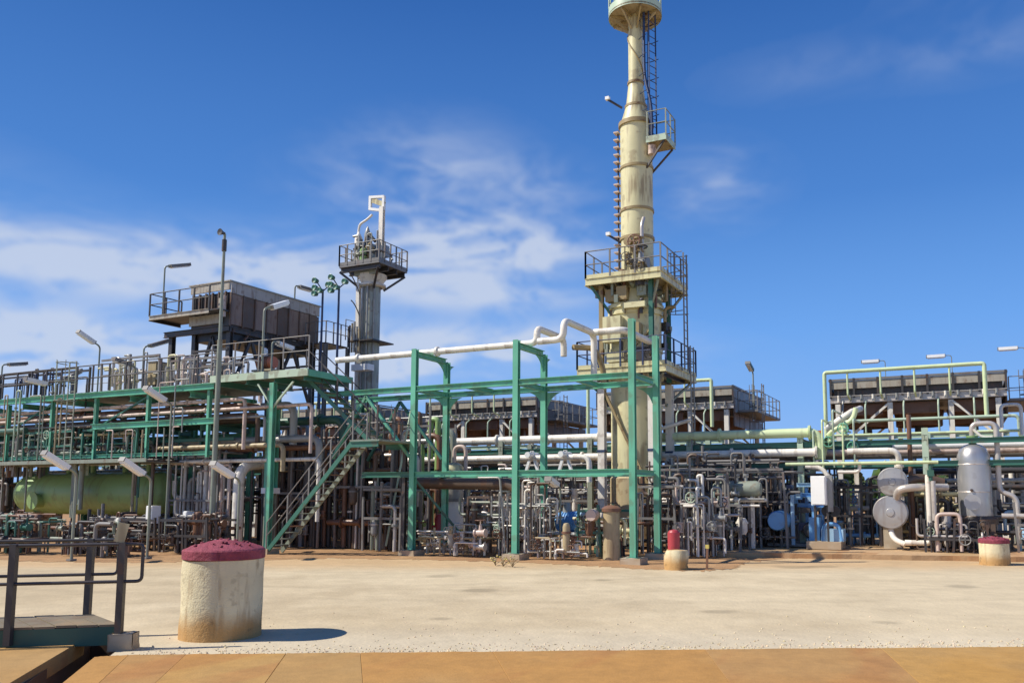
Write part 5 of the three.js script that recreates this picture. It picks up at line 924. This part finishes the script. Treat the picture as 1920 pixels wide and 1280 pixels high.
S('pipework on the second rack left of the cream tower', [-15.0, -31.4], 5.0, 1.4, 3.7, { s: 38, mats: [...MX, 'white'], nv: 16, nh: 6, val: 6, rmax: .09, pots: 2 });
for (const [x, z, w, d, h, l, m] of [[-31.6, -30.2, 3.4, 2.4, 2.6, 'low white cabin glimpsed behind the right end of the drum', 'whiteClean'], [-22.6, -31.0, 2.6, 2.2, 3.0, 'low grey white cabin glimpsed behind the staircase', 'white'], [-14.0, -46.0, 5.0, 3.0, 3.4, 'distant white block seen under the middle cooler', 'white'], [3.6, -47, 6, 3, 3.0, 'distant pale block behind the right cooler legs', 'galv']]) {
  const t = T('equipment_cabin', l, 'cabin', [x, 0, z]); new G().box(0, h / 2, 0, w, h, d).build('wall', M[m], t); new G().box(0, h + .06, 0, w + .3, .12, d + .3).build('roof', M.grey, t); new G().box(-w * .2, 1.0, d / 2 + .02, .85, 2.0, .04).build('door', M.galv, t); new G().box(w * .22, h * .6, d / 2 + .02, .8, .6, .05).build('window', M.black, t);
}
{ const t = TW('orange_pipework', 'low orange red pipes on the dirt left of the blue pump', 'pipe', [-6.9, .19, -31]); for (const [a, b, h] of [[-7.4, -6.6, .55], [-7.2, -6.5, .35], [-7.0, -6.3, .7]]) new G().pipe([[a, .2, -30.8], [a, h, -30.8], [b, h, -30.9], [b, .2, -30.9]], .05, 8).build('pipe', M.orangeRed, t); wheelValve(t, [-6.9, .6, -30.7], .07, 'x', M.orangeRed, M.red); }
{ const t = TW('marker_post', 'thin rusty marker post at the edge of the yard by the broken bollard', 'post', [-6.3, 0, -22.6]); const [x, z] = rd(3.75, 22.2); t.position.set(x, 0, z); new G().bar([x, 0, z], [x + .02, .62, z], .05, .05).build('post', M.rusty, t); new G().box(x + .02, .6, z, .09, .1, .06).build('post_cap', M.yellow, t); }
for (const [r, d, l] of [[-1.72, 23.1, 'dry weed tuft at the foot of the middle green column'], [-1.45, 22.9, 'small dry weed right of the middle green column'], [-1.95, 23.4, 'yellowish weed left of the middle green column']]) {
  const [x, z] = rd(r, d), t = T('weed', l, 'weed', [x, 0, z]); for (let k = 0; k < 14; k++) { const a = rr(0, 6.28), h = rr(.1, .3), q = rr(.05, .2); new G().pipe([[0, 0, 0], [Math.cos(a) * q * .4, h * .6, Math.sin(a) * q * .4], [Math.cos(a) * q, h, Math.sin(a) * q]], .007, 4).build('stem', M.beige, t); new G().ball(Math.cos(a) * q, h, Math.sin(a) * q, .035, .015, .02, 6).build('leaf', k % 3 ? M.beige : M.yellow, t); }
}
{ // trees at the far right
  for (const [x, z, h, l] of [[9.5, -62, 6.5, 'dark green tree at the right edge behind the coolers'], [14.5, -66, 5.5, 'lower tree beyond the right edge of the coolers']]) {
    const t = T('tree', l, 'tree', [x, 0, z]); new G().cyl([0, 0, 0], [0.1, h * .6, 0], .2, .09, 8).build('trunk', M.brown, t); for (const a of [0, 2.1, 4.2]) new G().cyl([.05, h * .45, 0], [Math.cos(a) * 1.2, h * .75, Math.sin(a) * 1.2], .07, .03, 6).build('limb', M.brown, t);
    const g = new G(); for (let k = 0; k < 900; k++) { const a = rr(0, 6.28), q = Math.pow(rnd(), .6), y = rr(-1, 1), R = Math.sqrt(1 - y * y) * 1.9 * q * (0.75 + .5 * vnoise(a * 2 + 9, y * 3 + 9)); const s = rr(.1, .22); g.geo(new THREE.PlaneGeometry(s, s * 1.6), new THREE.Matrix4().makeRotationFromEuler(new THREE.Euler(rr(0, 6), rr(0, 6), 0)).setPosition(Math.cos(a) * R, h * .72 + y * h * .3, Math.sin(a) * R)); } g.build('crown', new THREE.MeshStandardMaterial({ color: new THREE.Color().setRGB(.045, .075, .03), roughness: 1 }), t);
  }
}

// ---------------------------------------------------------------- lamps
function lamp(label, [x, y, z], h, dir, { tilt = 0.3, len = 1.25, m = M.greyGreen, r = 0.036, lit = M.lampWhite } = {}) {
  const t = T('lamp_post', label, 'lamp post', [x, y, z], dir === 'front' ? 0 : dir === 'back' ? Math.PI : dir === 'right' ? Math.PI / 2 : -Math.PI / 2);   // arm leaves along local +z
  new G().pipe([[0, 0, 0], [0, h, 0], [0, h + .25 * Math.tan(tilt), .3]], r, 8, .16).build('pole', m, t);
  new G().box(0, .04, 0, .2, .05, .2).build('base_plate', M.grey, t);
  const c = Math.cos(tilt), s = Math.sin(tilt), at = (k, o) => [0, h + .25 * Math.tan(tilt) + k * s + o * c, .3 + k * c - o * s];
  len *= .66; const f = new G().bar(at(0, 0), at(len, 0), .24, .14).build('lamp_fitting', lit, t);
  new G().bar(at(0.04, -.085), at(len - .04, -.085), .18, .05).build('lamp_cover', M.lampWhite, f); for (const k of [-.03, len]) new G().bar(at(k, 0), at(k + .03, 0), .25, .15).build('end_cap', M.grey, f);
}
lamp('white strip lamp on a pale post in front of the left part of the drum', [-24.0, 0, -16.2], 2.62, 'front', { r: .045, tilt: .52 });
lamp('white strip lamp on a pale post in front of the right part of the drum', [-22.64, 0, -17.69], 2.46, 'front', { r: .042, tilt: .52 });
lamp('white strip lamp left of the green landing column, above the bollard', [-20.3, 0, -19.0], 2.42, 'front', { tilt: .45 });
lamp('white strip lamp in front of the left rack beam, between its columns', [-24.75, 0, -20.0], 5.1, 'front', { tilt: .42 });
lamp('white strip lamp high on a thin pole above the far left deck', [-34.5, 6, -24], 2.55, 'front', { tilt: .45 });
lamp('grey strip lamp beside the tan box on the left deck', [-29.4, 6, -22], 1.0, 'front', { tilt: .2, lit: M.grey, len: 1.0 });
lamp('grey strip lamp tilted steeply upward at the left end of the deck', [-33.6, 6, -21.6], .55, 'back', { tilt: .62, lit: M.grey });
lamp('white strip lamp low on the left end of the deck', [-32.9, 6, -21.0], .35, 'front', { tilt: .1 });
lamp('grey strip lamp on the corner of the raised cooler platform', [-33.1, 10.05, -26.0], 2.5, 'back', { tilt: .32, lit: M.grey, len: 1.6 });
lamp('grey strip lamp below the raised cooler platform, tilted upward', [-31.6, 6, -24.0], 2.3, 'back', { tilt: .4, lit: M.grey, len: 1.4 });
lamp('pale strip lamp on a post rising from the green landing', [-21.6, 6.0, -21.0], 2.4, 'back', { tilt: .42, r: .04 });
lamp('grey strip lamp on a thin pole behind the raised cooler roof', [-28.9, 9.3, -30], 2.8, 'back', { tilt: .02, lit: M.grey });
lamp('grey strip lamp on a thin pole over the cooler behind the tower', [-9.0, 6, -40.5], 1.95, 'front', { tilt: .3, lit: M.teal });
lamp('white strip lamp above the left half of the right cooler', [-3.2, 6, -45], 2.8, 'left', { tilt: 0, r: .02 });
lamp('white strip lamp above the right half of the right cooler', [-.1, 6, -45], 2.85, 'left', { tilt: 0, r: .02 });
lamp('white strip lamp beyond the right end of the right cooler', [3.1, 6, -45], 3.0, 'left', { tilt: 0, r: .02 });
lamp('grey strip lamp at the left picture edge above the rack', [-41.6, 6, -24], 2.2, 'back', { tilt: .2, lit: M.grey });
lamp('white strip lamp right of the raised cooler pointing down to the deck', [-25.2, 6, -25], 2.2, 'back', { tilt: -.1 });
lamp('white strip lamp tilted under the lower beam of the green rack', [-11.6, 0, -24.0], 2.2, 'front', { tilt: .3, len: .9 });
{ const x = -22.55, z = -20, t = TW('mast', 'tall slim mast with a small dark horn rising past the raised cooler', 'mast', [x, 0, z]); new G().cyl([x, 0, z], [x, 7.2, z], .095, .08, 10).build('lower_pole', M.greyGreen, t); new G().cyl([x, 7.2, z], [x, 10.9, z], .06, .045, 10).build('upper_pole', M.greyGreen, t); new G().cyl([x, 10.3, z], [x, 10.7, z], .08, .08, 8).build('collar', M.dark, t); const h = new G().lathe([[.04, 0], [.06, .1], [.12, .22], [0, .2]], x, 10.92, z, 14, 'z').build('horn', M.dark, t); new G().box(x - .12, 10.95, z, .2, .06, .1).build('bracket', M.whiteClean, h); new G().box(x, .06, z, .4, .12, .4).build('base_plate', M.concrete, t); }
{ const t = TW('deck_box', 'tan equipment box on the left deck beside the grey lamp', 'box', [-29, 6, -22.4]); new G().box(-28.9, 6.75, -22.6, .45, .9, .5).build('box_body', M.beige, t); new G().box(-28.9, 7.22, -22.6, .5, .05, .55).build('lid', M.grey, t); for (const s of [-.18, .18]) new G().bar([-28.9 + s, 6, -22.4], [-28.9 + s, 6.3, -22.4], .05, .05).build('leg', M.dark, t); }

{ // fan drive below the raised cooler
  const x = -27.6, y = 7.75, z = -27, t = TW('fan_motor', 'rusty red fan motor with a white cowl hanging under the raised brown cooler', 'motor', [x, 6, z]);
  new G().lathe([[0, -.42], [.26, -.42], [.29, -.36], [.29, .36], [.26, .42], [0, .42]], x + .1, y, z, 20, 'x').build('motor_body', M.orangeRed, t);
  for (let k = 0; k < 6; k++) new G().lathe([[.29, -.02], [.32, -.02], [.32, .02], [.29, .02]], x - .15 + k * .1, y, z, 20, 'x').build('cooling_fin', M.rusty, t);
  new G().lathe([[.12, 0], [.14, .05], [.13, .32], [.06, .38], [0, .38]], x - .05, y + .3, z, 16).build('cowl', M.whiteClean, t);
  new G().box(x + .1, y - .36, z, 1.2, .08, .6).build('base_plate', M.beige, t); for (const [dx, dz] of [[-.35, .2], [-.05, .2], [.5, .2], [-.35, -.2], [.5, -.2]]) new G().bar([x + dx, 6, z + dz], [x + dx, y - .4, z + dz], .08, .08).build('leg', M.pinkish, t);
}
for (const [x, y, z, w, h, l] of [[-25.9, .95, -20.4, .5, .62, 'larger white cabinet on legs right of the olive drum'], [-24.1, .9, -20.4, .3, .5, 'smaller white cabinet on legs near the tall mast foot']]) {
  const t = T('electrical_cabinet', l, 'cabinet', [x, 0, z], -.3); new G().box(0, y + h / 2, 0, w, h, .3).build('cabinet_body', M.whiteClean, t); new G().box(0, y + h / 2, .16, w - .06, h - .06, .02).build('cabinet_door', M.whiteClean, t); new G().box(w * .3, y + h / 2, .18, .03, .1, .02).build('handle', M.dark, t); for (const q of [-1, 1]) new G().bar([q * w * .4, 0, 0], [q * w * .4, y, 0], .05, .05).build('leg', M.dark, t);
}
// thin risers climbing past the left deck edge, and an access ladder
S('thin pale risers climbing past the deck edge at the far left', [-34.4, -20.95], 4.6, .24, 6.5, { s: 51, mats: ['galv', 'greyGreen', 'beige', 'paleGreen'], nv: 5, nh: 0, val: 0, pots: 0, y0: 3.3, rmax: .04, frame: null });
S('thin pale risers climbing past the deck edge left of the tall mast', [-28.2, -20.95], 5.6, .24, 6.2, { s: 52, mats: ['galv', 'greyGreen', 'beige', 'pinkish'], nv: 6, nh: 0, val: 0, pots: 0, y0: 3.3, rmax: .036, frame: null });
S('fine dark instrument posts standing along the far left of the deck', [-35.0, -21.6], 6.0, .6, 7.2, { s: 53, mats: ['dark', 'navy', 'galv'], nv: 13, nh: 1, val: 3, pots: 0, y0: 6, rmax: .05, frame: 'dark' });
S('tan and white valve cluster on the deck under the raised cooler', [-28.0, -24.2], 3.0, 1.0, 7.5, { s: 54, mats: [...LT, 'beige'], nv: 14, nh: 2, val: 5, pots: 1, y0: 6, rmax: .06, frame: 'dark' });
{ const t = T('access_ladder', 'caged access ladder at the deck edge near the left picture edge', 'ladder', [-31.6, 0, -20.9]); ladder(t, [0, 3.0, 0], 7.2, M.greyGreen, { cage: 2.6, w: .42 }); }
renderer.render(scene, camera);
